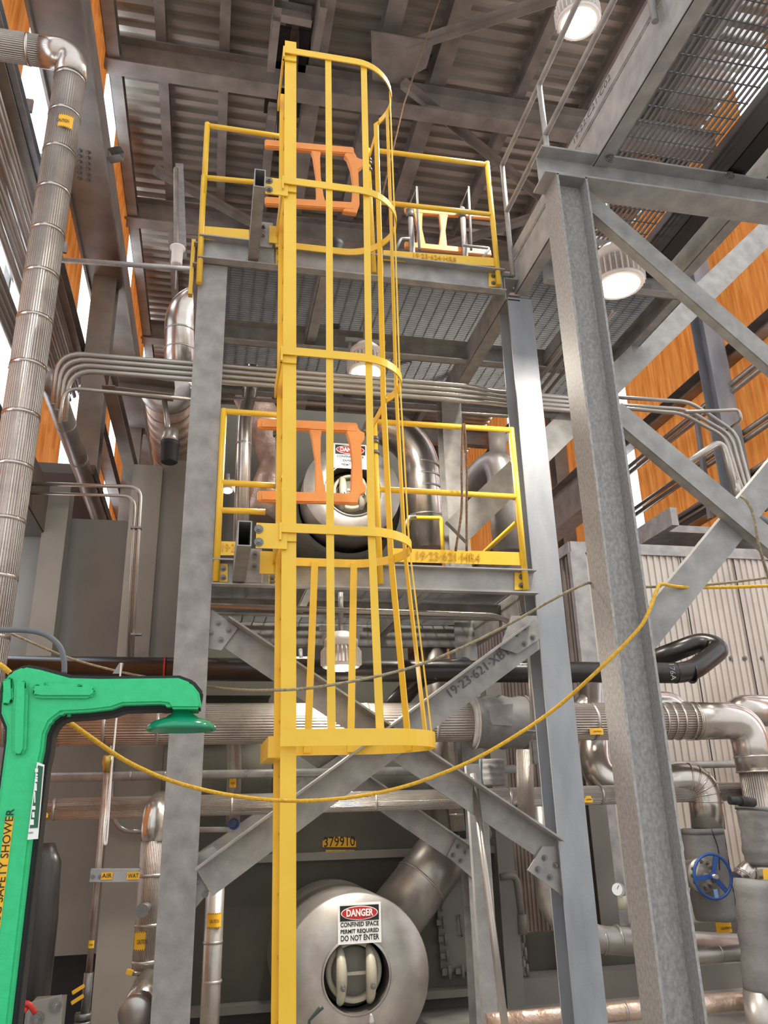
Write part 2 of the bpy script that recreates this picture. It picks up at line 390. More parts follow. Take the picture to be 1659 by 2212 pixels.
# framed roof opening with hanging sooty pipes left of the ladder top
t = thing('roof_opening_frame', 'brown steel frame round a dark roof opening left of the ladder top', 'frame', A(625, 60, Z=13.4))
for nm, p, q in (('frame_member', A(588, 28, Z=13), A(672, 45, Z=13)), ('frame_member', A(592, 0, Z=13), A(578, 140, Z=13)), ('frame_member', A(690, 0, Z=13), A(672, 100, Z=13)), ('frame_member', A(578, 245, Z=13), A(625, 255, Z=13))):
    MB().chan(p, q, .3, .12).build(nm, 'brown_steel', t)
MB().box(A(590, 0, Z=13.6).x, A(680, 0, Z=13.6).x, A(640, 250, Z=13.6).y, A(640, 60, Z=13.6).y, 13.55, 13.6).build('opening_shade_sheet', 'black_pipe', t)  # black sheet painted in for the darkness of the roof opening
pipe('rusty_pipe', 'thin rust-brown pipe hanging from the roof beside the ladder top', 'pipe', [A(638, 40, Y=9.6), A(632, 215, Y=9.6), A(626, 370, Y=9.6)], .07, mat('rusty_pipe_scale', (120, 92, 72), .8, rgb2=(50, 36, 30), scale=9))
pipe('black_roof_pipe', 'short black vertical pipe below the roof opening, left of the ladder', 'pipe', [A(611, 200, Y=10), A(606, 330, Y=10)], .09, 'black_pipe')
pipe('hanging_rod', 'thin straight brown rod hanging diagonally across the roof', 'rod', [A(950, 0, Y=6.6), A(872, 225, Y=6.2), A(800, 530, Y=5.6)], .009, 'rope_brown', seg=8)

# left wall framing
steel('crane_girder', 'huge brown plate girder running along the left wall into the depth', 'girder', 'brown_steel',
      lambda b: (b.box(-1.99, -1.476, 4.4, 28, 8.85, 8.87), b.box(-1.5, -1.476, 4.4, 28, 8.79, 9.2), b.box(-2.0, -1.97, 4.4, 28, 8.79, 9.4), b.box(-1.75, -1.73, 4.4, 28, 8.87, 9.5)))
g = bpy.data.objects['crane_girder']
bolts(g, [A(172 + 9 * i + 0, 325 + 12 * j + 2 * i, Z=8.845) for i in (0, 2) for j in range(6)], (0, 0, -1), .018)
def ycol(label, x0, Y, ztop, w=.25, d=.3, mt='brown_steel'):
    return steel('wall_column', label, 'column', mt, lambda b: b.hsec((x0, Y, 0), (x0, Y, ztop), d, w, .02, .012, (0, 1, 0)))
ycol('brown steel column at the left wall, standing under the big girder', -1.74, 10.3, 8.85, .32)
ycol('farther brown steel column on the left wall behind the silver duct', -1.72, 15.2, 8.85, .3)
ycol('far brown steel column close to the end of the left wall', -1.75, 20.5, 8.85, .3)
for z, y0, y1, lb in ((7.6, 5, 28, 'brown girt running along the left wall beside the tall ribbed pipe'), (4.9, 5, 28, 'lower brown girt on the left wall behind the conduits'), (13.2, 5, 28, 'top brown girt on the left wall just under the roof')):
    steel('wall_girt', lb, 'beam', 'brown_steel', lambda b: b.chan((-2.1, y0, z), (-2.1, y1, z), .25, .2, .012, (0, 0, 1), 1))
steel('knee_brace', 'brown I-beam brace slanting down behind the ribbed pipe on the left', 'brace', 'brown_steel', lambda b: b.hsec(A(236, 820, Y=9.2), A(292, 1045, Y=11.5), .2, .16))
steel('wall_bracket', 'small bolted bracket between girder and left wall near the top', 'bracket', 'galv', lambda b: b.chan(A(240, 343, Z=8.95), A(268, 338, Z=8.95), .14, .1))
# right wall framing
for z, lb in ((12.6, 'top grey girt on the right orange wall'), (9.05, 'wide grey girt crossing the right orange wall behind the lamp'), (6.6, 'lower grey girt on the right orange wall above the conduits')):
    steel('wall_girt', lb, 'beam', 'brown_steel', lambda b: b.chan((8.93, 5, z), (8.93, YF, z), .26, .24, .012, (0, 0, 1), -1))
def hcol(name, label, x, y, z0, z1, d, w, mt, webx=True):
    return steel(name, label, 'column', mt, lambda b: b.hsec((x, y, z0), (x, y, z1), d, w, .015, .01, (0, 1, 0) if webx else (1, 0, 0)))
hcol('wall_column', 'dark blue-grey I-column in front of the right orange wall', 8.45, 10.9, 0, 14, .35, .35, 'galv_blue')
hcol('wall_column', 'far blue-grey I-column on the right wall near the back', 8.5, 17.5, 0, 14, .35, .35, 'brown_steel')
# far girder seen between the rear column and the right column
steel('bolted_girder', 'grey bolted girder beyond the lower platform, in front of orange siding', 'girder', 'brown_steel', lambda b: b.hsec((7.2, 13, 7.5), (7.2, 30, 7.5), .9, .4))

# ================================================================== BOILER CASING
YC = 7.7
t = thing('boiler_casing', 'grey painted steel boiler casing filling the lower background behind the platforms', 'boiler', (0.6, YC, 0))
MB().box(-.75, 2.75, YC, YC + .1, .0, 3.0).build('casing_wall', 'casing_dark', t)
MB().box(-.28, 2.2, YC + 1.2, YC + 1.3, 3.0, 6.3).build('casing_wall', 'casing_dark', t)
MB().box(-.75, 2.75, YC, YC + 1.25, 2.95, 3.0).build('roof_plate', 'casing_dark', t)
for z in (1.22, .1):
    MB().box(-.75, 2.75, YC - .14, YC, z, z + .06).build('stiffener', 'casing', t)
for x in (2.62,):
    MB().box(x, x + .16, YC - .2, YC, 0, 3.0).build('stiffener', 'casing', t)
MB().box(-.62, .55, YC - .25, YC, 2.62, 2.9).build('header_box', 'casing_dark', t)
# tall panel module at the left
t = thing('panel_module', 'tall light-grey panel module with a flanged stiffener, left of the left column', 'panel', (-1.4, 7.4, 0))
MB().box(-2.1, -.72, 7.4, 7.5, 1.95, 4.22).build('panel_sheet', 'casing', t)
MB().box(-1.5, -.72, 7.42, 7.5, .62, 1.95).build('panel_sheet', 'casing', t)
MB().hsec((-1.42, 7.28, 2.3), (-1.42, 7.28, 4.45), .22, .2, up=(0, 1, 0)).build('stiffener', 'casing', t)
MB().hsec((-.42, 7.28, 2.3), (-.42, 7.28, 4.75), .3, .22, up=(0, 1, 0)).build('stiffener', 'casing', t)
MB().box(-.78, -.52, 7.05, 7.4, 1.9, 4.65).build('end_post', 'casing', t)
t = thing('steel_upright', 'dark grey post beside the vertical labelled pipe at bottom left', 'panel', (-.6, 7.0, 0))
MB().box(-.72, -.34, 6.9, 7.1, 0, 2.3).build('post', 'casing', t)
t = thing('dark_recess', 'black sheet standing in for the dark gap below the grey panel at bottom left', 'recess', (-1.2, 8, 0))
MB().box(-2.1, -.77, 7.75, 7.85, 0, 2.4).build('gap_shade_sheet', 'black', t)  # black sheet imitates the shade in the gap under the panel

# access door with clamps
YD = YC - .03
t = thing('access_door', 'flat grey access door with clamps round its edge, right of the lower drum', 'door', A(1025, 2100, Y=YD))
MB().prism([A(940, 1885, Y=YD), A(1118, 1880, Y=YD), A(1133, 2098, Y=YD), A(953, 2100, Y=YD)], (0, .03, 0)).build('door_leaf', 'casing', t)
pts = [A(944 + 4 * i, 1920 + 36 * i, Y=YD - .02) for i in range(6)] + [A(1112 + 4 * i, 1915 + 36 * i, Y=YD - .02) for i in range(6)] + [A(965 + 28 * i, 2097, Y=YD - .02) for i in range(6)] + [A(1000, 1892, Y=YD - .02), A(1085, 1890, Y=YD - .02)]
for p in pts:
    MB().box(p.x - .04, p.x + .04, p.y - .02, p.y + .02, p.z - .022, p.z + .022).cyl(p + Vector((.02, -.03, -.05)), p + Vector((.02, -.03, .05)), .014, 8).build('clamp', 'casing', t)
MB().tube(rounded([A(993, 1978, Y=YD), A(993, 1978, Y=YD - .06), A(998, 2022, Y=YD - .06), A(998, 2022, Y=YD)], .02), .008, 8).build('handle', 'nut', t)

# number plates on the casing
YN = YC - .006
t = thing('number_plate', 'yellow arched plate with black number on the casing above the lower drum', 'sign', A(733, 1825, Y=YN))
MB().prism([A(697, 1830, Y=YN), A(697, 1817, Y=YN), A(710, 1810, Y=YN), A(733, 1807, Y=YN), A(756, 1810, Y=YN), A(769, 1817, Y=YN), A(769, 1830, Y=YN)], (0, .003, 0)).build('plate', 'label', t)
text('379910', .115, A(733, 1819, Y=YN - .002), t, 'ink', width=.28)
t = thing('name_strip', 'small yellow strip label under the arched number plate', 'sign', A(734, 1842, Y=YN))
MB().prism([A(704, 1844, Y=YN), A(704, 1836, Y=YN), A(765, 1836, Y=YN), A(765, 1844, Y=YN)], (0, .003, 0)).build('plate', 'label', t)
text('#1 HRSG Boiler 379910', .026, A(734, 1840, Y=YN - .002), t, 'ink', width=.23)

# ================================================================== DRUMS
def drum(c, R, label, L, mt, ring=.45):
    c = Vector(c); t = thing('drum_end', label, 'drum', c)
    ax = (0, 1, 0)
    MB().lathe(c, ax, [(0, R * ring), (0, R * .985), (.02, R), (L, R), (L, R * ring), (0, R * ring)], 64, capend=False).build('drum_jacket', mt, t)
    MB().lathe(c, ax, [(-.012, R * (ring - .01)), (-.012, R * (ring + .02)), (.01, R * (ring + .02)), (.2, R * ring), (.2, R * (ring - .03))], 48, capend=False).build('opening_lining', 'alu_dull', t)
    MB().lathe(c + Vector((0, .2, 0)), ax, [(0, .01), (0, R * ring), (.02, R * ring)], 40).build('inner_head', 'casing_dark', t)
    MB().lathe(c + Vector((.0, .1, .03 * R)), ax, [(.1, R * .37), (0, R * .385), (-.02, R * .37), (-.02, R * .32), (.0, R * .31), (.1, R * .31)], 40, capend=False).build('manway_ring', 'beige', t)
    mc = MB().lathe(c + Vector((0, .13, 0)), ax, [(0, .01), (0, R * .3), (.05, R * .34)], 32)
    mc.build('manway_cover', 'casing', t)
    for s in (-1, 1):
        x = s * R * .2
        pts = [c + Vector((x, .09, -R * .33)), c + Vector((x, .04, -R * .27)), c + Vector((x, .0, -R * .12)), c + Vector((x, -.01, 0)), c + Vector((x, .0, R * .12)), c + Vector((x, .04, R * .24)), c + Vector((x, .09, R * .31))]
        P = spline(pts, 4)
        y = MB().tube(P, .03, 12, True, [.022 + .018 * math.sin(PI * i / (len(P) - 1)) for i in range(len(P))]).build('manway_yoke', 'beige', t)
        MB().hexbolt(c + Vector((x + .004, -.046, -R * .12)), FR, .014, .02).build('yoke_bolt', 'nut', y)
    MB().box(c.x - R * .16, c.x + R * .16, c.y + .03, c.y + .05, c.z - .0, c.z + .022).build('cross_strap', 'beige', t)
    return t
d1 = A(770, 2108, Y=6.3); dr1 = drum(d1, .53, 'lower metal drum end with red danger sign, at the foot of the ladder', 1.3, 'alu_dull')
d2 = A(762, 1058, Y=7.25); dr2 = drum(d2, .49, 'upper metal drum end with danger sign, behind the gate on the lower platform', 1.6, 'alu_dull', .56)
MB().lathe(d2 + Vector((0, .35, -.05)), (0, 1, 0), [(0, .5), (0, .56), (1, .56), (1, .5)], 48, capend=False).build('dark_shell', 'casing_dark', dr2)
def danger(c, wd, ht, lines, label, Y):
    c = Vector(c); t = thing('danger_sign', label, 'sign', c)
    MB().box(c.x - wd / 2, c.x + wd / 2, Y, Y + .004, c.z - ht / 2, c.z + ht / 2).build('sign_plate', 'white', t, .001)
    top = c.z + ht / 2
    MB().box(c.x - wd * .45, c.x + wd * .45, Y - .002, Y, top - ht * .44, top - ht * .06).build('header_band', 'ink', t)
    cz = top - ht * .25
    def ell(a, b_, y, mt, nm):
        MB().prism([Vector((c.x + a * math.cos(k * PI / 20), y, cz + b_ * math.sin(k * PI / 20))) for k in range(40)], (0, .001, 0)).build(nm, mt, t)
    ell(wd * .425, ht * .175, Y - .003, 'white', 'oval_border'); ell(wd * .405, ht * .155, Y - .0042, 'red', 'oval')
    text('DANGER', ht * .24, (c.x, Y - .0055, cz), t, 'white', width=wd * .62, bold=.002)
    for i, (s, hh, ww) in enumerate(lines):
        text(s, ht * .15 * hh, (c.x, Y - .0012, top - ht * (.53 + i * .165)), t, 'ink', width=wd * ww, bold=.001)
    return t
s1 = A(777, 1994, Y=6.28); danger(s1, .315, .262, [('CONFINED SPACE', 1, .88), ('PERMIT REQUIRED', .9, .88), ('DO NOT ENTER', 1.25, .88)], 'white danger sign reading CONFINED SPACE PERMIT REQUIRED on the lower drum', 6.285)
s2 = A(757, 985, Y=7.23); ds = danger(s2, .34, .27, [('CONFINED SPACE', .8, .8), ('ENTER BY', .8, .45), ('PERMIT ONLY', .8, .55)], 'white danger sign reading ENTER BY PERMIT ONLY on the upper drum', 7.235)
# thick silver duct behind the lower drum
P = [A(905, 1915, Y=6.95), A(975, 1815, Y=7.1)]
pipe('slanted_duct', 'thick shiny duct slanting up to the right from behind the lower drum', 'pipe', [A(850, 1985, Y=7.15), A(1015, 1770, Y=7.36)], .235, 'alu_dull', bands_between(A(850, 1985, Y=7.15), A(1015, 1770, Y=7.36), 2), seg=40)
pipe('riser_pipe', 'silver riser pipe between the slanted duct and the big horizontal pipe', 'pipe', [A(965, 1800, Y=7.1), A(948, 1600, Y=7.1), A(935, 1370, Y=7.1)], .125, 'alu_dull', bands_between(A(965, 1800, Y=7.1), A(948, 1600, Y=7.1), 2), seg=28)
pipe('riser_pipe', 'slim ribbed riser pipe just right of the silver riser', 'pipe', [A(990, 1795, Y=6.8), A(970, 1600, Y=6.8)], .06, 'ribbed', [(A(986, 1760, Y=6.8), (0, 0, 1))])

# ================================================================== STEEL OF THE ACCESS PLATFORMS
M['yellow_mark'] = mat('yellow_paint_relief_shade', (206, 160, 40), .4)  # same yellow paint, darkened so the colour carries the shading of raised letters
M['mark'] = mat('stamped_mark', (96, 96, 98), .6, .2)
PF = 5.2
steel('platform_column', 'grey front left column of the two-level platform', 'column', 'galv', lambda b: b.hsec((-.125, PF + .105, 0), (-.125, PF + .105, 5.54), .21, .21, .014, .01, (0, 1, 0)))
steel('platform_column', 'grey front right column of the two-level platform', 'column', 'galv_blue', lambda b: b.hsec((2.34, PF + .105, 0), (2.34, PF + .105, 5.54), .21, .21, .014, .01, (0, 1, 0)))
steel('platform_column', 'grey rear column behind the right part of the lower platform', 'column', 'galv', lambda b: b.hsec((2.22, 6.9, 0), (2.22, 6.9, 5.54), .2, .2, .014, .01, (0, 1, 0)))
steel('platform_column', 'rear left column, nearly hidden behind the front left one', 'column', 'galv', lambda b: b.hsec((-.14, 6.9, 0), (-.14, 6.9, 5.54), .2, .2, .014, .01, (0, 1, 0)))
def grating(parent, x0, x1, y0, y1, z, along='X', pitch=.032, rods=.1, h=.03, mt='grate'):
    b = MB()
    if along == 'X':
        y = y0
        while y < y1: b.box(x0, x1, y, y + .006, z - h, z); y += pitch
        x = x0
        while x < x1: b.box(x, x + .007, y0, y1, z - .012, z - .004); x += rods
    else:
        x = x0
        while x < x1: b.box(x, x + .006, y0, y1, z - h, z); x += pitch
        y = y0
        while y < y1: b.box(x0, x1, y, y + .007, z - .012, z - .004); y += rods
    return b.build('grating', mt, parent)
# lower platform
t = thing('lower_platform', 'lower grated steel platform with stamped yellow toe plate, at drum level', 'platform', (1.1, 6.1, 3.03))
def cb(nm, p, q, d, bb, mt='galv', side=1, up=(0, 0, 1)): return MB().chan(p, q, d, bb, .01, up, side).build(nm, mt, t)
cb('front_beam', (-.02, PF, 3.115), (2.235, PF, 3.115), .175, .07, 'galv_light')
cb('rear_beam', (-.14, 6.98, 3.09), (2.3, 6.98, 3.09), .2, .07, 'galv', -1)
cb('side_beam', (-.1, PF + .21, 3.1), (-.1, 6.98, 3.1), .2, .07, 'galv', -1)
cb('side_beam', (2.31, PF + .21, 3.1), (2.31, 6.98, 3.1), .2, .07, 'galv', 1)
cb('joist', (-.1, 6.15, 3.12), (2.3, 6.15, 3.12), .13, .06, 'galv', 1)
for x in (.62, 1.45): cb('joist', (x, PF + .05, 3.13), (x, 6.95, 3.13), .12, .06, 'galv', 1)
lg = grating(t, -.05, 2.28, PF + .01, 7.02, 3.225); LP = t
# upper platform
t = thing('upper_platform', 'upper grated steel platform resting on the columns under the roof', 'platform', (1.5, 6.2, 5.54))
cb('front_beam', (-.24, PF, 5.65), (2.2, PF, 5.65), .21, .08, 'galv_light')
cb('front_beam', (2.47, PF - .2, 5.65), (3.72, PF - .2, 5.65), .21, .08, 'galv_light')
cb('intermediate_beam', (-.24, 6.28, 5.63), (3.72, 6.28, 5.63), .2, .09, 'galv', 1)
cb('rear_beam', (-.24, 7.2, 5.63), (3.72, 7.2, 5.63), .2, .09, 'galv', 1)
cb('side_beam', (-.2, PF, 5.64), (-.2, 7.2, 5.64), .2, .08, 'galv', -1)
cb('side_beam', (3.7, PF - .2, 5.64), (3.7, 7.2, 5.64), .2, .08, 'galv', -1)
cb('joist', (A(690, 600, Z=5.6).x, PF, 5.66), (A(690, 600, Z=5.6).x, 6.28, 5.66), .13, .09, 'galv', 1)
cb('joist', (2.22, PF, 5.62), (2.22, 7.2, 5.62), .22, .12, 'galv', 1)
cb('joist', (1.2, 6.3, 5.66), (1.2, 7.2, 5.66), .13, .07, 'galv', 1)
cb('joist', (3.0, PF - .2, 5.66), (3.0, 7.2, 5.66), .13, .09, 'galv', 1)
grating(t, -.2, 2.3, PF + .01, 7.22, 5.785); grating(t, 2.47, 3.72, PF - .2, 7.22, 5.785); UP = t
MB().box(2.6, 3.6, PF - .24, PF - .23, 5.8, 5.9).build('toe_plate', 'yellow', t)

# braces in the front frame
def gus(parent, pts, Y, bl, th=.012):
    g = MB().prism([A(x, y, Y=Y) for x, y in pts], (0, th, 0)).build('gusset_plate', 'galv', parent)
    bolts(g, [A(x, y, Y=Y) for x, y in bl], FR, .014)
YB = 5.27
def xbrace(label, p, q, Y, wd, side=1, top=1, mt='galv', nm='diagonal_brace', back=.14):
    n = MB().angle(A(*p, Y=Y), A(*q, Y=Y), wd, back, .012, (0, 0, 1), side, top).build(nm, mt); return tag(n, label, 'brace')
o = xbrace('grey front brace from upper left gusset down to the right column', (478, 1362), (1190, 1838), YB, .165, 1, 1)
gus(o, [(438, 1318), (460, 1318), (514, 1357), (478, 1405), (445, 1400), (438, 1400)], YB - .03, [(471, 1346), (494, 1361), (455, 1367), (477, 1382)])
gus(o, [(1172, 1828), (1213, 1828), (1222, 1940), (1140, 1880)], YB - .03, [(1176, 1853), (1200, 1869), (1162, 1878), (1188, 1895)])
o = xbrace('grey front brace with stamped number, from the right column down to lower left', (1155, 1372), (440, 1905), YB - .06, .19, -1, 1)
gus(o, [(1105, 1330), (1160, 1330), (1168, 1378), (1118, 1412), (1080, 1400)], YB - .1, [(1135, 1356), (1117, 1370), (1151, 1377), (1133, 1391)])
gus(o, [(414, 1855), (460, 1828), (500, 1870), (440, 1940), (412, 1975)], YB - .03, [(452, 1883), (427, 1904), (469, 1910), (443, 1931)])
xd = (A(1100, 1412, Y=5) - A(1000, 1487, Y=5)).normalized(); up = xd.cross(Vector((0, 1, 0))); up = -up if up.z < 0 else up
text('19·23·621·XB1', .085, A(1034, 1452, Y=YB - .074), o, 'mark', xd, up, width=.52)
o = xbrace('light grey rear brace ending at the bolted gusset on the rear column', (560, 1545), (1005, 1850), 6.82, .17, 1, 1, 'galv_light')
gus(o, [(985, 1812), (1028, 1812), (1030, 1905), (966, 1850)], 6.78, [(990, 1829), (1006, 1841), (979, 1847), (996, 1859)])
o = xbrace('light grey rear brace seen above the front one at lower left', (820, 1590), (420, 1870), 6.7, .12, 1, 1, 'galv_light')

# right-hand front column, frame and braces
YR = 3.85
steel('frame_column', 'big near I-column at the right, open side towards the camera', 'column', 'galv_mottled', lambda b: (b.hsec((2.135, YR, 0), (2.135, YR, 5.45), .215, .2, .014, .011, (1, 0, 0))))
c = bpy.data.objects['frame_column']
MB().box(2.03, 2.24, YR - .1, YR + .1, 5.44, 5.45).build('cap_plate', 'galv', c)
o = steel('frame_beam', 'heavy grey beam on top of the near right column, running out of frame', 'beam', 'galv_light', lambda b: b.hsec((1.95, YR, 5.56), (4.6, YR, 5.56), .22, .2, .014, .012))
bolts(o, [A(1318, 342, Y=YR - .11), A(1577, 379, Y=YR - .11)], FR, .022)
def rb(label, p, q, Y, kind='ang', wd=.12, up=(0, 0, 1), side=-1, top=1, mt='galv'):
    b = MB(); P, Q = A(*p, Y=Y), A(*q, Y=Y)
    if kind == 'ang': b.chan(P, Q, wd, .07, .009, up, side)
    else: b.bar(P, Q, .06, wd, up)
    return tag(b.build('frame_brace', mt), label, 'brace')
rb('grey channel brace running down right from the top of the near right column', (1255, 418), (1700, 805), YR, wd=.13, side=-1)
rb('grey channel brace in the middle, from the near column down to the right edge', (1330, 885), (1700, 1195), YR, wd=.13, side=-1)
rb('wide flat grey brace rising from the near column to the right edge under the lamp', (985, 1150), (1700, 460), 5.75, 'flat', .23)
rb('wide flat grey brace rising from below the yellow rope to the right edge', (1380, 1385), (1700, 990), YR + .1, 'flat', .17)
# long walkway beams overhead
XW = 2.35
steel('walkway_beam', 'long pale beam of the overhead walkway, from the platform corner to the top edge', 'beam', 'galv_light', lambda b: b.chan((XW, 1.2, 5.79), (XW, 5.3, 5.79), .286, .1, .012, (0, 0, 1), 1))
wb = bpy.data.objects['walkway_beam']
MB().box(XW - .02, XW - .005, 1.2, 5.3, 5.945, 6.05).build('toe_plate', 'galv_light', wb)
text('19·22·C21·C02', .07, A(1276, 240, X=XW - .021), wb, 'mark', (0, -1, 0), (0, 0, 1), width=.55)
t = thing('overhead_walkway', 'see-through grating of the overhead walkway at top right', 'walkway', (2.7, 3.5, 5.9))
grating(t, XW + .11, 3.28, 1.2, 4.98, 5.93, 'Y', .04, .13, .024)
steel('walkway_beam', 'black outer channel beam of the overhead walkway', 'beam', 'black_pipe', lambda b: b.chan((3.32, 1.2, 5.82), (3.32, 4.95, 5.82), .26, .14, .012, (0, 0, 1), 1))
steel('walkway_beam', 'second grey outer beam beside the black one at the top right edge', 'beam', 'galv', lambda b: b.chan((3.62, 1.2, 5.78), (3.62, 4.95, 5.78), .2, .1, .012, (0, 0, 1), 1))
# galvanised walkway handrail
t = thing('galvanised_handrail', 'grey tube handrail of the overhead walkway in front of the roof', 'railing', (2.1, 3.9, 6.0))
XH = 2.3
MB().tube([(XH, 1.5, 6.92), (XH, 5.2, 6.92)], .021, 12).build('rail', 'galv_light', t)
MB().tube([(XH, 1.5, 6.41), (XH, 5.2, 6.41)], .021, 12).build('rail', 'galv_light', t)
for y in (2.9, 4.35): MB().tube([(XH, y, 5.8), (XH, y, 6.92)], .021, 12).build('post', 'galv_light', t)
MB().tube([(XH, 5.2, 5.75), (XH, 5.2, 6.92)], .021, 12).build('post', 'galv_light', t)

# ================================================================== CAGED LADDER
YL, YQ = 4.40, 4.84
lad = thing('caged_ladder', 'tall yellow ladder with a hooped safety cage in the middle of the picture', 'ladder', (.42, 4.6, 0))
def LX(z): return .477 - .0118 * (z - .69)
def rail(Y, ztop, nm='stile', s=1):
    b = MB(); zt = ztop
    for z0, z1 in ((0, zt),):
        b.hexa(Vector((LX(z0) - .084, Y, z0)), Vector((.084, 0, 0)), Vector((0, .011, 0)), Vector((LX(z1) - LX(z0), 0, z1 - z0)))
        b.hexa(Vector((LX(z0) - .047, Y + (.0115 if s > 0 else -.0005), z0)), Vector((.01, 0, 0)), Vector((0, .04 * s, 0)), Vector((LX(z1) - LX(z0), 0, z1 - z0)))
    return b.build(nm, 'yellow', lad)
zt = A(645, 92, Y=YL).z
rail(YL, zt); rail(YQ, A(625, 205, Y=YQ).z, s=-1)
z = .3
while z < zt - .1:
    MB().cyl((LX(z) - .045, YL + .013, z), (LX(z) - .045, YQ, z), .0105, 8).build('rung', 'yellow', lad); z += .305
HZ = [A(640, 1594, Y=4.36).z, A(645, 1140, Y=4.36).z, A(645, 758, Y=4.36).z, A(645, 391, Y=4.36).z, A(645, 110, Y=4.36).z]
hoops = []
def hoop(i, y0, y1, xr, h, closed, xl=None, fl=0):
    z = HZ[i]; xl = LX(z) - .09 if xl is None else xl; r = (y1 - y0) / 2; xc = xr - r; cy = (y0 + y1) / 2
    pts = [(xl, y0, z), ((xl + xc) / 2, y0, z)] + [(xc + r * math.sin(a), cy - r * math.cos(a), z) for a in [PI * k / 22 for k in range(23)]]
    if closed: pts += [((xl + xc) / 2, y1, z), (xl - fl, y1, z)]
    else:
        pts = pts[:2 + 16]; e = Vector(pts[-1]); MB().bar(e, A([0, 0, 796, 0, 796][i], [0, 0, 935, 0, 345][i], Y=5.15), .008, .05, (0, 0, 1)).build('hoop_tail', 'yellow', lad)
    MB().strip(pts, h, .009).build('hoop', 'yellow', lad); hoops.append((xl, xc, r, cy, z))
hoop(0, 4.34, 5.12, A(935, 1600, Y=4.72).x, .088, True, fl=.03)
hoop(1, 4.37, 5.04, A(884, 1165, Y=4.7).x, .055, True)
hoop(2, 4.37, 5.04, A(864, 812, Y=4.7).x, .055, False)
hoop(3, 4.37, 5.04, A(853, 470, Y=4.7).x, .055, True)
hoop(4, 4.37, 5.04, A(842, 185, Y=4.7).x, .055, False)
def bar_at(xs, Ys, i0=0, i1=4, wd=.045, radial=None):
    """vertical cage bar through image columns xs at each hoop"""
    pts = []
    for i in range(i0, i1 + 1):
        p = Vector((A(xs[i - i0], [1594, 1140, 758, 391, 110][i], Y=Ys[i - i0]).x, Ys[i - i0], HZ[i])); pts.append(p)
    b = MB()
    pts[0].z -= .035
    for k in range(len(pts) - 1):
        b.bar(pts[k], pts[k + 1], wd, .008, radial or (0, 1, 0))
    return b.build('cage_bar', 'yellow', lad)
bar_at([716, 713, 712, 711, 709], [4.352, 4.382, 4.382, 4.382, 4.382])
bar_at([822, 802, 796, 791, 785], [4.37, 4.395, 4.395, 4.395, 4.395])
def on(i, ang):
    xl, xc, r, cy, z = hoops[i]; r -= .01; return Vector((xc + r * math.sin(ang), cy - r * math.cos(ang), z))
def bar_ang(ang, i0, i1):
    b = MB(); ps = [on(i, ang) for i in range(i0, i1 + 1)]; ps[0].z -= .035
    for k in range(len(ps) - 1): b.bar(ps[k], ps[k + 1], .045, .008, (math.sin(ang), -math.cos(ang), 0))
    b.build('cage_bar', 'yellow', lad)
bar_ang(1.25, 0, 4); bar_ang(1.75, 0, 4); bar_ang(2.22, 0, 4)
for x1, x0 in ((680, 664), (764, 757)):
    p = A(x0, 1600, Y=5.11); p.z = HZ[0] - .03; q = A(x1, 1200, Y=5.03); q.z = HZ[1]
    MB().bar(p, q, .045, .008, (0, 1, 0)).build('cage_bar', 'yellow', lad)
# wrap pieces where hoops meet the stile
for i in (1, 2, 3, 4):
    z = HZ[i]; x = LX(z) - .1
    MB().box(x, x + .012, 4.36, YQ + .02, z - .075, z + .028).box(x, x + .1, 4.385, 4.397, z - .075, z + .02).build('hoop_clip', 'yellow', lad)
MB().box(LX(2) - .14, LX(2) - .06, 4.5, 5.13, HZ[0] - .09, HZ[0] + .02).build('hoop_clip', 'yellow', lad)
# brackets to the platforms
for (x0, x1, y0, y1, bx, by, x2, x3, y2, y3, b2) in (
        (554, 620, 1129, 1186, 559, (1143, 1171), 562, 614, 1190, 1240, [(551, 1196), (550, 1222)]),
        (574, 622, 382, 423, 581, (390, 409), 582, 618, 487, 527, [(569, 490), (568, 508)])):
    p, q = A(x0, y0, Y=4.38), A(x1, y1, Y=4.38)
    pl = MB().box(p.x, q.x, 4.38, 4.39, q.z, p.z).build('bracket_plate', 'yellow', lad); bolts(pl, [A(bx, yy, Y=4.378) for yy in by], FR, .018)
    p, q = A(x2, y2, Y=4.86), A(x3, y3, Y=4.86)
    pl = MB().box(p.x, q.x, 4.86, 4.87, q.z, p.z).build('bracket_plate', 'yellow', lad); bolts(pl, [A(xx, yy, Y=4.85) for xx, yy in b2], FR, .013)
# hollow outriggers carrying the ladder
for (x0, y0, x1, y1, nm) in ((514, 1124, 543, 1180, 'short square steel outrigger with open end, holding the ladder at the lower platform'), (550, 364, 573, 405, 'short square steel outrigger with open end, holding the ladder at the upper platform')):
    p, q = A(x0, y0, Y=4.36), A(x1, y1, Y=4.36); b = MB(); th = .007; ye = PF - .01
    b.box(p.x, q.x, 4.36, ye, p.z - th, p.z).box(p.x, q.x, 4.36, ye, q.z, q.z + th).box(p.x, p.x + th, 4.36, ye, q.z + th, p.z - th).box(q.x - th, q.x, 4.36, ye, q.z + th, p.z - th)
    o = tag(b.build('outrigger', 'galv'), nm, 'bracket')
    zt_ = 3.2 if p.z < 4 else 5.74
    MB().box(q.x, q.x + .09, PF - .32, PF - .31, p.z - .22, p.z - .0).build('splice_plate', 'galv', o)
    MB().box(q.x - .02, q.x + .12, PF - .03, PF - .015, zt_ - .15, p.z).build('foot_plate', 'galv', o)
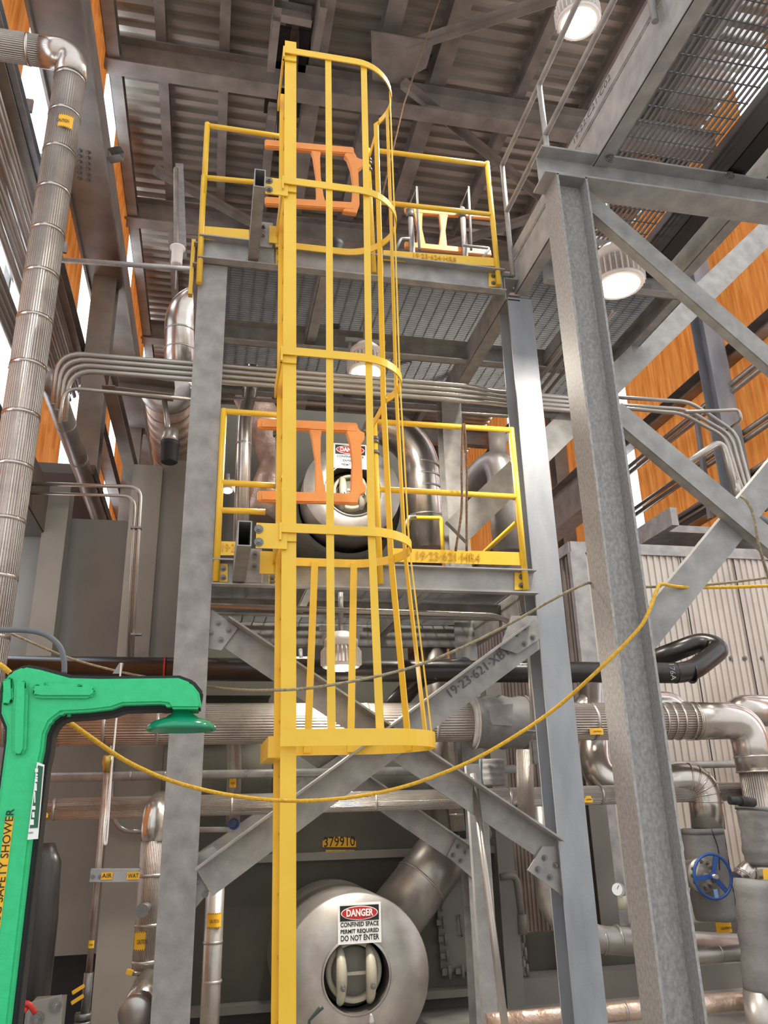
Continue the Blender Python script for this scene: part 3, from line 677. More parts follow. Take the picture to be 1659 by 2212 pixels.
# ================================================================== YELLOW HANDRAILS
def guard(label, Y, segs, posts, toe=None, feet=(), nm='handrail', mt='yellow', r=.021, base=None):
    t = thing(nm, label, 'railing', base or A(*segs[0][0], Y=Y))
    for (p, q) in segs: MB().tube([A(*p, Y=Y), A(*q, Y=Y)], r, 12).build('rail', mt, t)
    for (p, q) in posts: MB().tube([A(*p, Y=Y), A(*q, Y=Y)], r * 1.05, 12).build('post', mt, t)
    for q in toe or ():
        MB().prism([A(*p, Y=Y + .005) for p in q], (0, .008, 0)).build('toe_plate', mt, t)
    for (x, y, w_, h_, s) in feet:
        f = MB().prism([A(x, y, Y=Y + .028), A(x + w_, y + 1, Y=Y + .028), A(x + w_, y + h_, Y=Y + .028), A(x, y + h_, Y=Y + .028)], (0, .008, 0)).build('foot_plate', mt, t)
        bolts(f, [A(x + w_ * s, y + h_ * .27, Y=Y + .026), A(x + w_ * s, y + h_ * .75, Y=Y + .026)], FR, .013)
    return t
Yg = PF - .045
g1 = guard('yellow handrail on the lower platform, right of the ladder, with stamped toe plate', Yg, [((812, 911), (1104, 929)), ((822, 1057), (1114, 1073))], [((1104, 925), (1137, 1274))],
      [[(842, 1184), (1124, 1193), (1128, 1221), (846, 1213)]], [(1112, 1236, 28, 38, .5)])
text('19·23·621·HR4', .085, A(968, 1203, Y=Yg - .002), g1, 'yellow_mark', width=.46, depth=.002)
g2 = guard('short yellow handrail on the lower platform, left of the ladder', Yg, [((482, 888), (606, 897)), ((474, 1042), (606, 1050)), ((474, 1102), (573, 1106))], [((484, 884), (466, 1257))],
      [[(474, 1169), (512, 1170), (511, 1199), (473, 1199)]], [(472, 1217, 20, 40, .5), (580, 1242, 20, 20, .4)])
text('19·2', .08, A(492, 1184, Y=Yg - .002), g2, 'yellow_mark', width=.08, depth=.002)
g3 = guard('yellow handrail on the upper platform, right of the ladder', Yg, [((812, 325), (1053, 356)), ((816, 436), (1066, 464))], [((1052, 351), (1078, 616))],
      [[(828, 540), (1068, 557), (1072, 575), (828, 562)]], [(815, 562, 14, 30, .5), (1056, 588, 24, 31, .4)])
text('19·23·624·HR8', .06, A(938, 556, Y=Yg - .002), g3, 'yellow_mark', width=.36, depth=.002)
g4 = guard('yellow handrail on the upper platform, left of the ladder', Yg, [((447, 271), (622, 297)), ((437, 383), (618, 400))], [((448, 267), (440, 420)), ((441, 380), (430, 612))],
      [[(438, 488), (538, 496), (538, 522), (438, 516)]], [(596, 538, 18, 36, .5)])
MB().box(-.3, -.27, 5.25, 5.3, 5.3, 5.8).build('corner_foot', 'yellow', g4)
# side guard of lower platform going back
t = thing('handrail', 'yellow handrail along the right side of the lower platform, running back', 'railing', (2.36, 6, 3.2)); xg = 2.37
MB().tube([(xg, 5.42, 4.3), (xg, 7.0, 4.3)], .021, 12).build('rail', 'yellow', t)
MB().tube([(xg, 5.42, 3.78), (xg, 7.0, 3.78)], .021, 12).build('rail', 'yellow', t)
MB().tube([(xg, 7.0, 3.2), (xg, 7.0, 4.3)], .021, 12).build('post', 'yellow', t)
MB().tube([(xg, 5.44, 3.2), (xg, 5.44, 4.3)], .021, 12).build('post', 'yellow', t)
t = thing('grab_rail', 'small bent yellow grab rail with bare metal end in front of the silver elbow', 'railing', A(940, 1190, Y=6.9))
MB().tube(rounded([A(880, 1135, Y=6.85), A(884, 1118, Y=6.85), A(953, 1119, Y=6.85), A(957, 1195, Y=6.85)], .03), .02, 12).build('rail', 'yellow', t)
MB().tube([A(876, 1140, Y=6.84), A(884, 1117, Y=6.84), A(898, 1116, Y=6.84)], .0215, 12).build('bare_end', 'faded', t, label='unpainted bare metal end')

# gate posts with hinge clamps and orange swing gates
def gate(label, Y, L, T, Bt, R, R2, arms=True, solid=False, px=None):
    """L,R: x of bars; T,Bt: y of upper and lower bar at both ends"""
    t = thing('swing_gate', label, 'gate', A((L + R) / 2, Bt[1], Y=Y))
    def bx(p, q, w_, h_): return MB().bar(A(*p, Y=Y), A(*q, Y=Y), w_, h_)
    hh = .075
    bx((L, T[0]), (R, T[1]), .045, hh).build('top_bar', 'orange', t, .008)
    bx((L, Bt[0]), (R, Bt[1]), .045, hh).build('bottom_bar', 'orange', t, .008)
    return t
def post_shape(t, Y, xt, yt, xb, yb, wt, wm, nm='stile'):
    """waisted bar: wide ends, narrow middle"""
    a, c_ = A(xt, yt, Y=Y), A(xb, yb, Y=Y); ww = wt; mm = wm
    pts = []
    for s in (1, -1):
        ks = [0, .12, .5, .88, 1] if s == 1 else [1, .88, .5, .12, 0]
        for k in ks:
            wd = ww if k in (0, 1) else (ww * .72 if k in (.12, .88) else mm)
            pts.append(a.lerp(c_, k) + Vector((s * wd, 0, 0)))
    MB().prism([p + Vector((0, -.02, 0)) for p in pts], (0, .04, 0)).build(nm, 'orange', t, .004)
ga = gate('orange plastic swing gate across the ladder opening on the lower platform', 5.05, 556, (916, 926), (1073, 1079), 772, 790)
post_shape(ga, 5.05, 681, 930, 692, 1072, .045, .018, 'brace_bar'); 
MB().prism([A(x, y, Y=5.03) for x, y in ((768, 915), (778, 930), (788, 934), (787, 950), (780, 956), (784, 1040), (790, 1050), (790, 1062), (778, 1068), (772, 1086), (744, 1086), (752, 1072), (758, 1060), (761, 1000), (757, 960), (748, 930), (745, 915))], (0, .045, 0)).build('end_hook', 'orange', ga, .004)
for (xc_, yc_) in ((582, 917), (655, 920), (733, 924), (582, 1074), (655, 1077), (738, 1079)):
    MB().bar(A(xc_ - 17, yc_, Y=5.024), A(xc_ + 17, yc_ + 1, Y=5.024), .004, .035).build('raised_panel', 'orange', ga, .002)
gb = gate('orange plastic swing gate behind the cage on the upper platform', 5.05, 572, (312, 329), (436, 448), 764, 780)
post_shape(gb, 5.05, 682, 330, 692, 438, .04, .02, 'brace_bar'); 
MB().prism([A(x, y, Y=5.03) for x, y in ((750, 322), (764, 325), (772, 340), (784, 344), (784, 358), (774, 366), (777, 440), (770, 460), (740, 456), (748, 444), (760, 436), (763, 400), (758, 365), (750, 342), (744, 336))], (0, .045, 0)).build('end_hook', 'orange', gb, .004)
gc = gate('distant orange swing gate seen through the upper right handrail', 6.66, 874, (455, 468), (530, 548), 1060, 780)
post_shape(gc, 6.66, 902, 458, 910, 534, .06, .025, 'stile'); post_shape(gc, 6.66, 957, 462, 956, 540, .06, .025, 'brace_bar')
for (lb, x0, y0, x1, y1, ys, mt2) in (('yellow gate post with clamps on the lower platform, right side of the opening', 808, 905, 822, 1262, (948, 955, 978), 'yellow'),
                             ('yellow gate post with clamps on the upper platform, right side of the opening', 794, 322, 808, 590, (347, 354, 368), 'yellow'),
                             ('grey gate post with hinge clamp on the lower platform, left side of the opening', 599, 935, 600, 1180, (933, 939), 'galv_light'),
                             ('grey gate post with hinge clamp on the upper platform, left side of the opening', 619, 320, 612, 500, (318, 324), 'galv_light')):
    yy = 5.14 if mt2 == 'yellow' else 5.12
    t = tag(MB().tube([A(x0, y0, Y=yy), A(x1, y1, Y=yy)], .021 if mt2 == 'yellow' else .016, 12).build('gate_post', mt2), lb, 'post')
    for k in ys:
        p = A(x0 + (x1 - x0) * (k - y0) / (y1 - y0), k, Y=yy); MB().cyl(p - Vector((0, 0, .012)), p + Vector((0, 0, .012)), .031, 12).build('hinge_clamp', 'nut', t)
# grey hairpin posts and stubs on the upper platform, behind
for x, lb in ((888, 'left grey pipe post with strut in front of the distant orange gate'), (1000, 'right grey pipe post with strut in front of the distant orange gate')):
    t = thing('pipe_post', lb, 'post', A(x, 540, Y=6.6))
    MB().tube([A(x - 2, 450, Y=6.6), Vector((A(x + 4, 545, Y=6.6).x, 6.6, 5.785))], .03, 12).build('post', 'galv', t)
    MB().tube([A(x - 4, 445, Y=6.6), A(x + 12, 404, Y=6.6), A(x + 18, 540, Y=6.5)], .014, 10).build('strut', 'galv', t)
    p = A(x - 2, 462, Y=6.6); MB().cyl(p - Vector((0, 0, .05)), p + Vector((0, 0, .05)), .042, 12).build('clamp', 'nut', t)
for _p, _l in (([A(855, 540, Y=6.4), A(866, 515, Y=6.4), A(885, 515, Y=6.4)], 'low grey bent tube beside the left grey pipe post'), ([A(1000, 530, Y=6.4), A(1058, 536, Y=6.4), A(1040, 560, Y=6.4)], 'low grey bent tube behind the right end of the upper toe plate')):
    tag(MB().tube(rounded(_p, .03), .014, 10).build('low_rail', 'galv_light'), _l, 'railing')
t = tag(MB().lathe(A(724, 545, Y=6.2), (0, 0, 1), [(5.785 - A(724, 545, Y=6.2).z, .06), (0, .06), (.06, .085), (.1, .085), (.13, .05), (.16, .03)], 20).build('vent_dome', 'black'), 'round black cap peeking over the upper platform edge', 'fitting')

# ================================================================== LAMPS
def lamp(label, lens, R, axis=(0, 0, -1), hang=.5, power=30, detail=True):
    """high-bay lamp: lens = centre of the glowing glass"""
    lens = Vector(lens); ax = Vector(axis).normalized(); t = thing('high_bay_lamp', label, 'lamp', lens)
    MB().lathe(lens, -ax, [(0, R * .9), (R * .12, R * .98), (R * .2, R * .82), (R * .9, R * .8), (R * 1.0, R * .66), (R * 1.02, R * .85), (R * 1.35, R * .85), (R * 1.5, R * .7), (R * 1.75, R * .45)], 40).build('housing', 'lamp_white', t)
    b = MB(); ref = Vector((1, 0, 0)); v = ax.cross(ref).normalized(); ref = v.cross(ax)
    for k in range(30):
        a = 2 * PI * k / 30; d = ref * math.cos(a) + v * math.sin(a); sd = ax.cross(d)
        p0 = lens - ax * R * .12 + d * R * .78; b.prism([p0 - sd * .0035, p0 + d * R * .24 - sd * .0035, p0 + d * R * .24 - ax * R * .65 - sd * .0035, p0 + d * R * .1 - ax * R * .85 - sd * .0035, p0 - ax * R * .85 - sd * .0035], sd * .007)
    b.build('heat_fins', 'lamp_white', t)
    MB().lathe(lens, ax, [(-.005, R * .78), (.0, R * .78), (R * .12, R * .56), (R * .16, .001)], 40).build('lens', 'glow', t)
    if hang:
        b = MB()
        for s in (-1, 1): b.bar(lens - ax * R * 1.2 + ref * s * R * .85, lens - ax * R * 1.95 + ref * s * R * .85, .03, .008, v)
        b.bar(lens - ax * R * 1.95 - ref * R * 1.1, lens - ax * R * 1.95 + ref * R * 1.1, .04, .02, v); b.cyl(lens - ax * R * 1.7, lens - ax * hang, .02, 10)
        b.build('mounting_bracket', 'galv', t)
    ld = bpy.data.lights.new('lamp_light', 'AREA'); ld.shape = 'DISK'; ld.size = R * 1.5; ld.energy = power; ld.color = (1, .93, .82)
    lo = bpy.data.objects.new('lamp_light', ld); col.objects.link(lo); lo.parent = t; lo.location = ax * (R * .2)
    lo.rotation_euler = (-ax).to_track_quat('Z', 'Y').to_euler()
    return t
lamp('white finned lamp glowing under the upper platform, behind the cage', A(791, 806, Z=5.2), .165, hang=.56, power=110)
lamp('white finned lamp glowing under the lower platform, behind the cage bars', A(737, 1442, Z=2.62), .15, (0, 0, -1), hang=.57, power=60)
lamp('big white finned lamp to the right of the near right column', A(1337, 618, Z=5.05), .185, (0, 0, -1), hang=.8, power=60)
lamp('highest lamp, near the roof at the top right', A(1250, 50, Z=9.0), .225, (0, 0, -1), hang=4.2, power=260)
lamp('tiny far lamp left of the ladder at the middle handrail', A(491, 1060, Y=7.3), .06, (0, -.3, -1), hang=.2, power=6)
lamp('half-hidden far lamp just left of the ladder below the lower platform', A(652, 1462, Y=7.2), .1, (0, -.5, -1), hang=.3, power=3)

# ================================================================== PIPES, left
PY = 4.6
va, vb = A(160, 112, Y=PY), A(-42, 1400, Y=PY); vx = va.x
el = A(-60, 88, Y=PY); zt_ = el.z
p_bot = Vector((A(-10, 1300, Y=PY).x, PY, 0.0))
tp = thing('insulated_pipe', 'tall ribbed insulated pipe with an elbow on top at the left edge', 'pipe', (vx, PY, 0))
rr = .105
MB().tube([(vx, PY, 0), (vx, PY, zt_ - .2)], rr, 32).build('pipe_run', 'ribbed', tp)
MB().tube(rounded([(vx, PY, zt_ - .22), (vx, PY, zt_), (vx - .22, PY, zt_)], .19, 9), rr * 1.04, 32).build('elbow', 'alu', tp)
MB().tube([(vx - .2, PY, zt_), (-2.14, PY, zt_)], rr, 32).build('pipe_run', 'ribbed', tp)
for k in range(16):
    z = zt_ - .24 - k * .33
    if z > .2: MB().tube([(vx, PY, z - .011), (vx, PY, z + .011)], rr + .003, 32).build('band', 'alu', tp)
for x in (vx - .3, vx - .6): MB().tube([(x - .011, PY, zt_), (x + .011, PY, zt_)], rr + .003, 32).build('band', 'alu', tp)
sp = A(150, 262, Y=PY - rr); sticker(tp, (vx + .02, PY - rr - .002, sp.z), .13, .11, rr, txt='CAUTION')
# dark insulated pipe going back
q0 = A(108, 820, X=-1.3); q1 = Vector((q0.x, 11.0, q0.z))
pipe('insulated_pipe', 'dark grey insulated pipe slanting back below the conduit bends at left', 'pipe', rounded([q0 + Vector((-.25, -.1, .1)), q0, q1], .12), .085, 'alu_dull', bands_between(q0, q1, 6))
# conduits running back along the left wall on brackets
gl = 'parallel conduits running back along the left wall'
c0 = None
for k in range(15):
    p = A(-14 + 7.5 * k, 470 - 4 * k, X=-2.0 - (.03 * (k % 2)))
    z = p.z; x = p.x
    b = MB().tube([(x, 3.2, z), (x, 9.6 + .12 * k, z)], .026 if k % 3 else .035, 10)
    tag(b.build('wall_conduit', 'conduit'), 'silver conduit in the fan of parallel conduits at the upper left edge', 'conduit', gl)
zs = [A(-14, 470, X=-2).z, A(90, 410, X=-2).z]
for i, yy in enumerate((4.2, 4.9, 5.6, 6.3, 7.0, 7.7, 8.4)):
    o = MB().box(-2.12, -2.06, yy, yy + .06, min(zs) - .3, max(zs) + .3).box(-2.1, -1.92, yy + .07, yy + .1, max(zs) + .05, max(zs) + .2).build('conduit_bracket', 'galv')
    tag(o, 'bolted channel bracket carrying the fan of conduits on the left wall', 'bracket', 'brackets of the conduit fan')
for i in range(2):
    x = -1.9 - i * .12
    z0 = A(60 - 20 * i, 300, X=x).z
    tag(MB().chan((x, 3.2, z0), (x, 7, z0 + .0), .12, .06).build('cable_tray', 'galv_light' if i else 'galv_blue'), ('upper' if i else 'lower') + ' long channel running along the conduit fan at the left edge', 'channel')
for k in range(4):
    p = A(6 + 14 * k, 700 + 8 * k, X=-1.9); tag(MB().tube([(p.x, 3.4, p.z), (p.x, 8, p.z)], .034, 12).build('wall_conduit', 'conduit'), 'thick conduit in the lower group beside the ribbed pipe', 'conduit', 'lower thick conduits at the left edge')
# ledge boxes below
o = tag(MB().box(-2.1, -1.5, 5.9, 7.3, A(120, 930, Y=6.2).z - .55, A(120, 930, Y=6.2).z - .1).build('cable_trough', 'dark_wall', None, .01), 'dark brown trough under the slanting dark pipe at left', 'trough')
o = tag(MB().box(-2.12, -1.2, 7.6, 12, 4.75, 4.85).build('floor_plate', 'dark_wall'), 'brown floor plate above the grey casing at left', 'plate')
# bundle of conduits bending across behind the left column
YCn = 5.62
for k in range(4):
    z = A(300, 776 + 11.5 * k, Y=YCn).z; x0 = A(112 + 10 * k, 850, Y=YCn).x; x1 = A(1010 + 14 * k, 830, Y=YCn).x
    zz = A(1172, 855 + 9 * k, Y=YCn).z
    P = rounded([(x0, YCn + .1, z - .38), (x0, YCn, z), (x1, YCn, z), (x1 + .22, YCn, zz), (3.3, YCn, zz)], [.2, .06, .06])
    tag(MB().tube(P, .0215, 12).build('conduit', 'conduit'), 'one of four stacked conduits crossing under the upper platform', 'conduit', 'stack of four conduits under the upper platform')
z = A(150, 838, Y=YCn).z; x0 = A(134, 870, Y=YCn).x
tag(MB().tube(rounded([(x0, YCn, z - .3), (x0, YCn, z), (A(420, 851, Y=YCn).x, YCn, z - .02)], .12), .014, 10).build('conduit', 'conduit'), 'single thin conduit bending below the stacked conduits at left', 'conduit')
for k, lb in ((0, 'outer of two thin conduits bending down in front of the grey casing'), (1, 'inner of two thin conduits bending down in front of the grey casing')):
    y0 = 1048 + 20 * k; xb = 300 - 12 * k
    P = rounded([A(45, y0 - 4, Y=6.5), A(xb + 5, y0 + 4, Y=6.5), A(283 - 9 * k, 1440, Y=6.5)], .11)
    o = tag(MB().tube(P, .017 if k == 0 else .013, 10).build('conduit', 'conduit'), lb, 'conduit')
    for yy in (1140, 1370): MB().box(A(xb - 6, yy, Y=6.48).x, A(xb + 6, yy, Y=6.48).x, 6.47, 6.52, A(290, yy + 3, Y=6.5).z, A(290, yy - 1, Y=6.5).z).build('strap', 'nut', o)
tag(MB().tube([A(125, 561, Y=6.4), A(432, 582, Y=6.4)], .024, 10).build('conduit', 'galv_light'), 'single grey tube crossing from the ribbed pipe to the upper platform', 'conduit')
tag(MB().tube(rounded([A(440, 1308, Y=5.6), A(1085, 1330, Y=5.6), A(1140, 1380, Y=5.6)], .12), .02, 10).build('conduit', 'conduit'), 'bright thin conduit crossing under the lower platform', 'conduit')
tag(MB().tube(rounded([A(470, 858, Y=7.0), A(1140, 902, Y=7.0), A(1165, 880, Y=7.0)], .12), .018, 10).build('conduit', 'conduit'), 'thin conduit at the back edge under the upper platform', 'conduit')
# silver elbow duct, end cap and spiral duct on the left
YE = 7.6
pipe('elbow_duct', 'shiny duct with a segmented elbow, left of the upper platform', 'duct', rounded([A(390, 830, Y=YE), A(390, 655, Y=YE), A(520, 630, Y=YE + .2)], .28, 8), .165, 'alu', [(A(390, y, Y=YE), (0, 0, 1)) for y in (800, 760, 720)] , seg=36)
pipe('elbow_duct', 'second shiny elbow behind the first one', 'duct', rounded([A(412, 800, Y=8.8), A(412, 720, Y=8.8), A(500, 700, Y=8.8)], .25), .13, 'alu', [], seg=28)
cx = A(363, 840, Y=7.3)
t = thing('spiral_duct', 'big copper-tinted spiral duct running back from its flat end cap', 'duct', cx)
MB().tube([cx + Vector((0, .02, 0)), Vector((cx.x, 12.5, cx.z))], .235, 40).build('duct_run', 'spiral', t)
MB().lathe(cx, (0, 1, 0), [(-.035, .01), (-.03, .2), (0, .27), (.03, .27), (.05, .235)], 40).build('end_cap', 'alu_dull', t)
for k in range(12): MB().tube([(cx.x, 7.6 + k * .4, cx.z), (cx.x, 7.62 + k * .4, cx.z)], .24, 40).build('seam_ring', 'alu_dull', t)
o = tag(MB().chan(A(255, 838, Y=6.9), A(376, 853, Y=6.9), .14, .14).build('support_beam', 'brown_steel'), 'short brown bracket beam in front of the spiral duct cap', 'beam')
t = thing('spring_hanger', 'white spring can with a rod above the silver elbow', 'hanger', A(381, 560, Y=7.6))
MB().lathe(A(381, 572, Y=7.6), (0, 0, 1), [(0, .05), (.01, .062), (.2, .062), (.21, .085), (.225, .085), (.23, .03)], 24).build('spring_can', 'lamp_white', t)
MB().cyl(A(379, 625, Y=7.6), A(381, 570, Y=7.6), .008, 8).build('rod', 'galv', t); MB().cyl(A(381, 540, Y=7.6), A(380, 365, Y=8.2), .03, 8).build('rod', 'brown_steel', t)
steel('hanger_beam', 'grey channel coming down from the roof beam to the spring can', 'beam', 'galv', lambda b: b.chan(A(380, 365, Y=9), A(384, 545, Y=8.0), .16, .1, up=(0, 1, 0)))
t = thing('black_canister', 'black cylinder on a silver rod below the conduit bracket', 'canister', A(365, 1000, Y=6.8))
MB().lathe(A(365, 1000, Y=6.8), (0, 0, 1), [(0, .06), (.01, .075), (.17, .078), (.175, .085), (.2, .085)], 24).build('can', 'black', t)
MB().lathe(A(366, 955, Y=6.8), (0, 0, 1), [(0, .08), (.05, .07), (.12, .07), (.13, .03)], 20).build('clamp', 'conduit', t)
MB().cyl(A(366, 950, Y=6.8), A(355, 862, Y=6.85), .026, 14).build('rod', 'conduit', t)
# vertical pipes between column and ladder
pipe('vertical_pipe', 'silver jacketed pipe left of the ladder from the deck down past the drum', 'pipe', rounded([A(545, 770, Y=7.05), A(541, 850, Y=7.05), A(528, 905, Y=7.05), A(520, 1200, Y=7.05)], .1), .072, 'alu', [(A(526, 960, Y=7.05), (0, 0, 1)), (A(541, 840, Y=7.05), (0, 0, 1))], seg=24)
pipe('insulated_pipe', 'wide pale pipe bending behind the lower platform, left of the drum', 'pipe', [A(540, 850, Y=8.2), A(575, 920, Y=8.2), A(600, 1010, Y=8.0), A(560, 1120, Y=8.0)], .2, 'spiral', seg=30)
pipe('vertical_pipe', 'slim silver pipe with elbow, left of the ladder under the lower platform', 'pipe', rounded([A(500, 1560, Y=6.75), A(507, 1640, Y=6.75), A(502, 1800, Y=6.75)], .1), .055, 'ribbed', [(A(503, 1745, Y=6.75), (0, 0, 1))])
pipe('vertical_pipe', 'thin silver pipe right beside the ladder, behind the brace', 'pipe', [A(602, 1380, Y=6.9), A(594, 1720, Y=6.9)], .03, 'alu_dull', [])
cp = pipe('insulated_pipe', 'silver pipe with caution label standing right of the left column', 'pipe', [A(466, 1900, Y=6.1), Vector((A(466, 1900, Y=6.1).x, 6.1, 0))], .062, 'alu_dull', [(A(460, 2035, Y=6.1), (0, 0, 1)), (A(458, 2120, Y=6.1), (0, 0, 1))])
sticker(cp, A(463, 1989, Y=6.03), .1, .09, .064, txt='CAUTION')
# silver elbow right of the upper drum
pipe('elbow_duct', 'fat ringed silver elbow duct right of the upper drum', 'duct', rounded([A(800, 900, Y=7.4), A(905, 965, Y=7.5), A(925, 1190, Y=7.5)], .35, 10), .2, 'alu', [(p, d) for p, d in ((A(912, 1010, Y=7.5), (.1, 0, 1)), (A(914, 1035, Y=7.5), (0, 0, 1)), (A(917, 1060, Y=7.5), (0, 0, 1)), (A(920, 1120, Y=7.5), (0, 0, 1)))], seg=40)
pipe('elbow_duct', 'dull elbow pipe beyond the right end of the lower platform', 'duct', rounded([A(960, 1110, Y=9.5), A(1080, 985, Y=8.6), A(1100, 1195, Y=8.6)], .3, 8), .19, 'alu_dull', [(A(1098, 1090, Y=8.6), (0, 0, 1))], seg=32)
pipe('vertical_pipe', 'dark pipe standing behind the dull elbow', 'pipe', [A(1073, 930, Y=9.4), A(1078, 1000, Y=9.4)], .12, 'brown_steel')

# ================================================================== HORIZONTAL PIPES
YP = 6.3
zbk = A(700, 1448, Y=YP).z
t = thing('black_pipe', 'long black varnished pipe with a hairpin bend at its right end', 'pipe', (1, YP, zbk))
xe = A(1490, 1455, Y=YP).x
P = rounded([(-2.1, YP, zbk), (xe, YP, zbk), A(1560, 1400, Y=YP + .1), A(1515, 1385, Y=YP + .25), A(1400, 1430, Y=YP + .35)], [.16, .1, .1], 8)
MB().tube(P, .088, 28).build('pipe_run', 'black_pipe', t)
for x in (xe - .14, xe + .02): MB().tube([(x - .006, YP, zbk), (x + .006, YP, zbk)], .0905, 28).build('weld_ring', 'black_pipe', t)
text('176A', .07, (xe - .22, YP - .09, zbk + .0), t, 'faded', (0, 0, -1), (1, 0, 0), name='chalk_marking')
MB().tube([A(842, 1535, Y=6.75), A(905, 1465, Y=6.75), A(955, 1447, Y=6.6), A(1005, 1442, Y=6.3)], .085, 24).build('branch', 'black_pipe', t)
tag(MB().tube([(A(354, 1440, Y=YP).x, YP, zbk), (A(358, 1440, Y=YP).x, YP, zbk)], .092, 24).build('red_tape', 'red'), 'thin red tape ring on the black pipe', 'tape')
zbg = A(700, 1562, Y=YP).z
xr = A(1545, 1560, Y=YP).x; x0 = -2.1
t = thing('feedwater_pipe', 'biggest horizontal ribbed pipe, crossing behind the ladder and turning down at the right', 'pipe', (1, YP, zbg))
MB().tube([(x0, YP, zbg), (xr - .2, YP, zbg)], .15, 36).build('pipe_run', 'ribbed', t)
xv = A(1628, 1640, Y=YP).x
MB().tube(rounded([(xr - .22, YP, zbg), (xv, YP, zbg), (xv, YP, zbg - .42)], .27, 10), .155, 36).build('elbow', 'alu', t)
MB().tube([(xv, YP, zbg - .4), (xv, YP, .2)], .135, 32).build('pipe_run', 'ribbed', t)
for x in [-1.4, -1.05, -.73, -.36, -.1, .55, 1.2, 1.75, 2.15, 3.1]: MB().tube([(x - .012, YP, zbg), (x + .012, YP, zbg)], .153, 36).build('band', 'alu_dull', t)
for k in range(12): 
    a = PI / 2 * k / 6
for x, r_ in ((xr - .52, .16), (xr - .44, .156), (xr - .36, .158), (xr - .26, .162), (xr - .2, .16)): MB().tube([(x - .008, YP, zbg), (x + .008, YP, zbg)], r_, 36).build('crimp_ring', 'alu', t)
for dz in (.3, .42): MB().tube([(xv, YP, zbg - dz - .008), (xv, YP, zbg - dz + .008)], .16, 36).build('crimp_ring', 'alu', t)
fl = A(1649, 1690, Y=YP - .14)
s = MB().box(xv + .02, xv + .075, YP - .15, YP - .13, fl.z - .36, fl.z + .2).build('pipe_label', 'label', t); text('BOILER FEEDWATER', .05, (xv + .048, YP - .152, fl.z - .05), s, 'ink', (0, 0, 1), (-1, 0, 0), width=.48)
st = A(1292, 1600, Y=YP - .14); sticker(t, (st.x, YP - .142, zbg - .09), .12, .05, .15, txt='CAUTION', small=False)
# insulation blanket on big pipe
xb0, xb1 = A(1014, 1560, Y=YP).x, A(1148, 1560, Y=YP).x
def jacket(name, label, p, q, r, folds=10, parent=None, n=14):
    """quilted removable blanket: lumpy sleeve with tied seams"""
    p = Vector(p); q = Vector(q); b = MB(); rnd = random.Random(int(p.x * 100))
    pts = [p.lerp(q, i / n) for i in range(n + 1)]
    rad = [r * (.93 if i in (0, n) else 1 + .035 * math.sin(i * 1.9) + rnd.uniform(-.02, .02)) for i in range(n + 1)]
    b.tube(pts, r, 32, True, rad)
    for v in b.bm.verts:
        k = math.sin(v.co.x * 31 + v.co.z * 19) * math.sin(v.co.z * 43 + v.co.x * 13) ; v.co += (v.co - p.lerp(q, .5)).normalized() * k * r * .035
    return b.build(name, 'blanket', parent) if parent is None else b.build(name, 'blanket', parent)
t = thing('insulation_blanket', 'grey padded blanket wrapped round the big pipe, left of the right column', 'blanket', ((xb0 + xb1) / 2, YP, zbg))
jacket('padded_sleeve', '', (xb0, YP, zbg), (xb1, YP, zbg), .205, parent=t)
for x in (xb0 + .03, xb1 - .06): MB().tube([(x - .006, YP, zbg), (x + .006, YP, zbg)], .214, 32).build('strap', 'casing', t)
MB().prism([(xb0 + .1, YP - .2, zbg + .1), (xb0 + .3, YP - .21, zbg + .12), (xb0 + .28, YP - .21, zbg - .05), (xb0 + .12, YP - .21, zbg - .04)], (0, .008, 0)).build('patch', 'blanket', t)
# pouch hanging below with cable
t = thing('insulation_blanket', 'small grey padded pouch hanging below the big blanket', 'blanket', A(1064, 1700, Y=6.1))
jacket('padded_sleeve', '', A(1062, 1640, Y=6.1), A(1064, 1698, Y=6.1), .095, parent=t)
tag(MB().tube(spline([A(1038, 1640, Y=6.0), A(1040, 1690, Y=5.98), A(1058, 1728, Y=5.97), A(1100, 1742, Y=5.97), A(1135, 1725, Y=6.0), A(1146, 1680, Y=6.05), A(1143, 1620, Y=6.1)]), .014, 8).build('hanging_cable', 'cable'), 'dark cable looping under the small pouch', 'cable')
# mid and thin horizontal pipes
zm = A(700, 1733, Y=6.5).z
cp = pipe('horizontal_pipe', 'medium ribbed horizontal pipe below the big one', 'pipe', [(-2.1, 6.5, zm), (4.9, 6.5, zm)], .075, 'ribbed', [((x, 6.5, zm), (1, 0, 0)) for x in (-1.05, -.7, -.2, .2, 1.3, 2.0, 2.4, 3.2, 4.1)])
for px_ in (92, 1272): 
    q = A(px_, 1752 if px_ < 500 else 1724, Y=6.42); sticker(cp, (q.x, 6.424, zm - .03), .08, .05, .075, txt='CAUTION', small=False)
zt2 = A(700, 1668, Y=6.5).z
pipe('thin_horizontal_pipe', 'thin dull pipe running just above the medium pipe', 'pipe', [(-2.1, 6.56, zt2), (2.5, 6.56, zt2)], .033, 'galv', [((x, 6.56, zt2), (1, 0, 0)) for x in (-.55, -.3, .3)])
pipe('thin_horizontal_pipe', 'short thin grey pipe with a valve, right of the left column at brace height', 'pipe', [A(430, 1792, Y=6.7), A(505, 1792, Y=6.7)], .02, 'galv_light', [])
tag(MB().tube(rounded([A(243, 1570, Y=6.9), A(242, 1760, Y=6.9), A(262, 1795, Y=6.9), A(310, 1796, Y=6.9)], .1), .018, 10).build('conduit', 'conduit'), 'thin silver conduit bending right behind the air pipe', 'conduit')
t = thing('blue_hand_valve', 'tiny blue handwheel on the slim pipe left of the ladder', 'valve', A(505, 1780, Y=6.65))
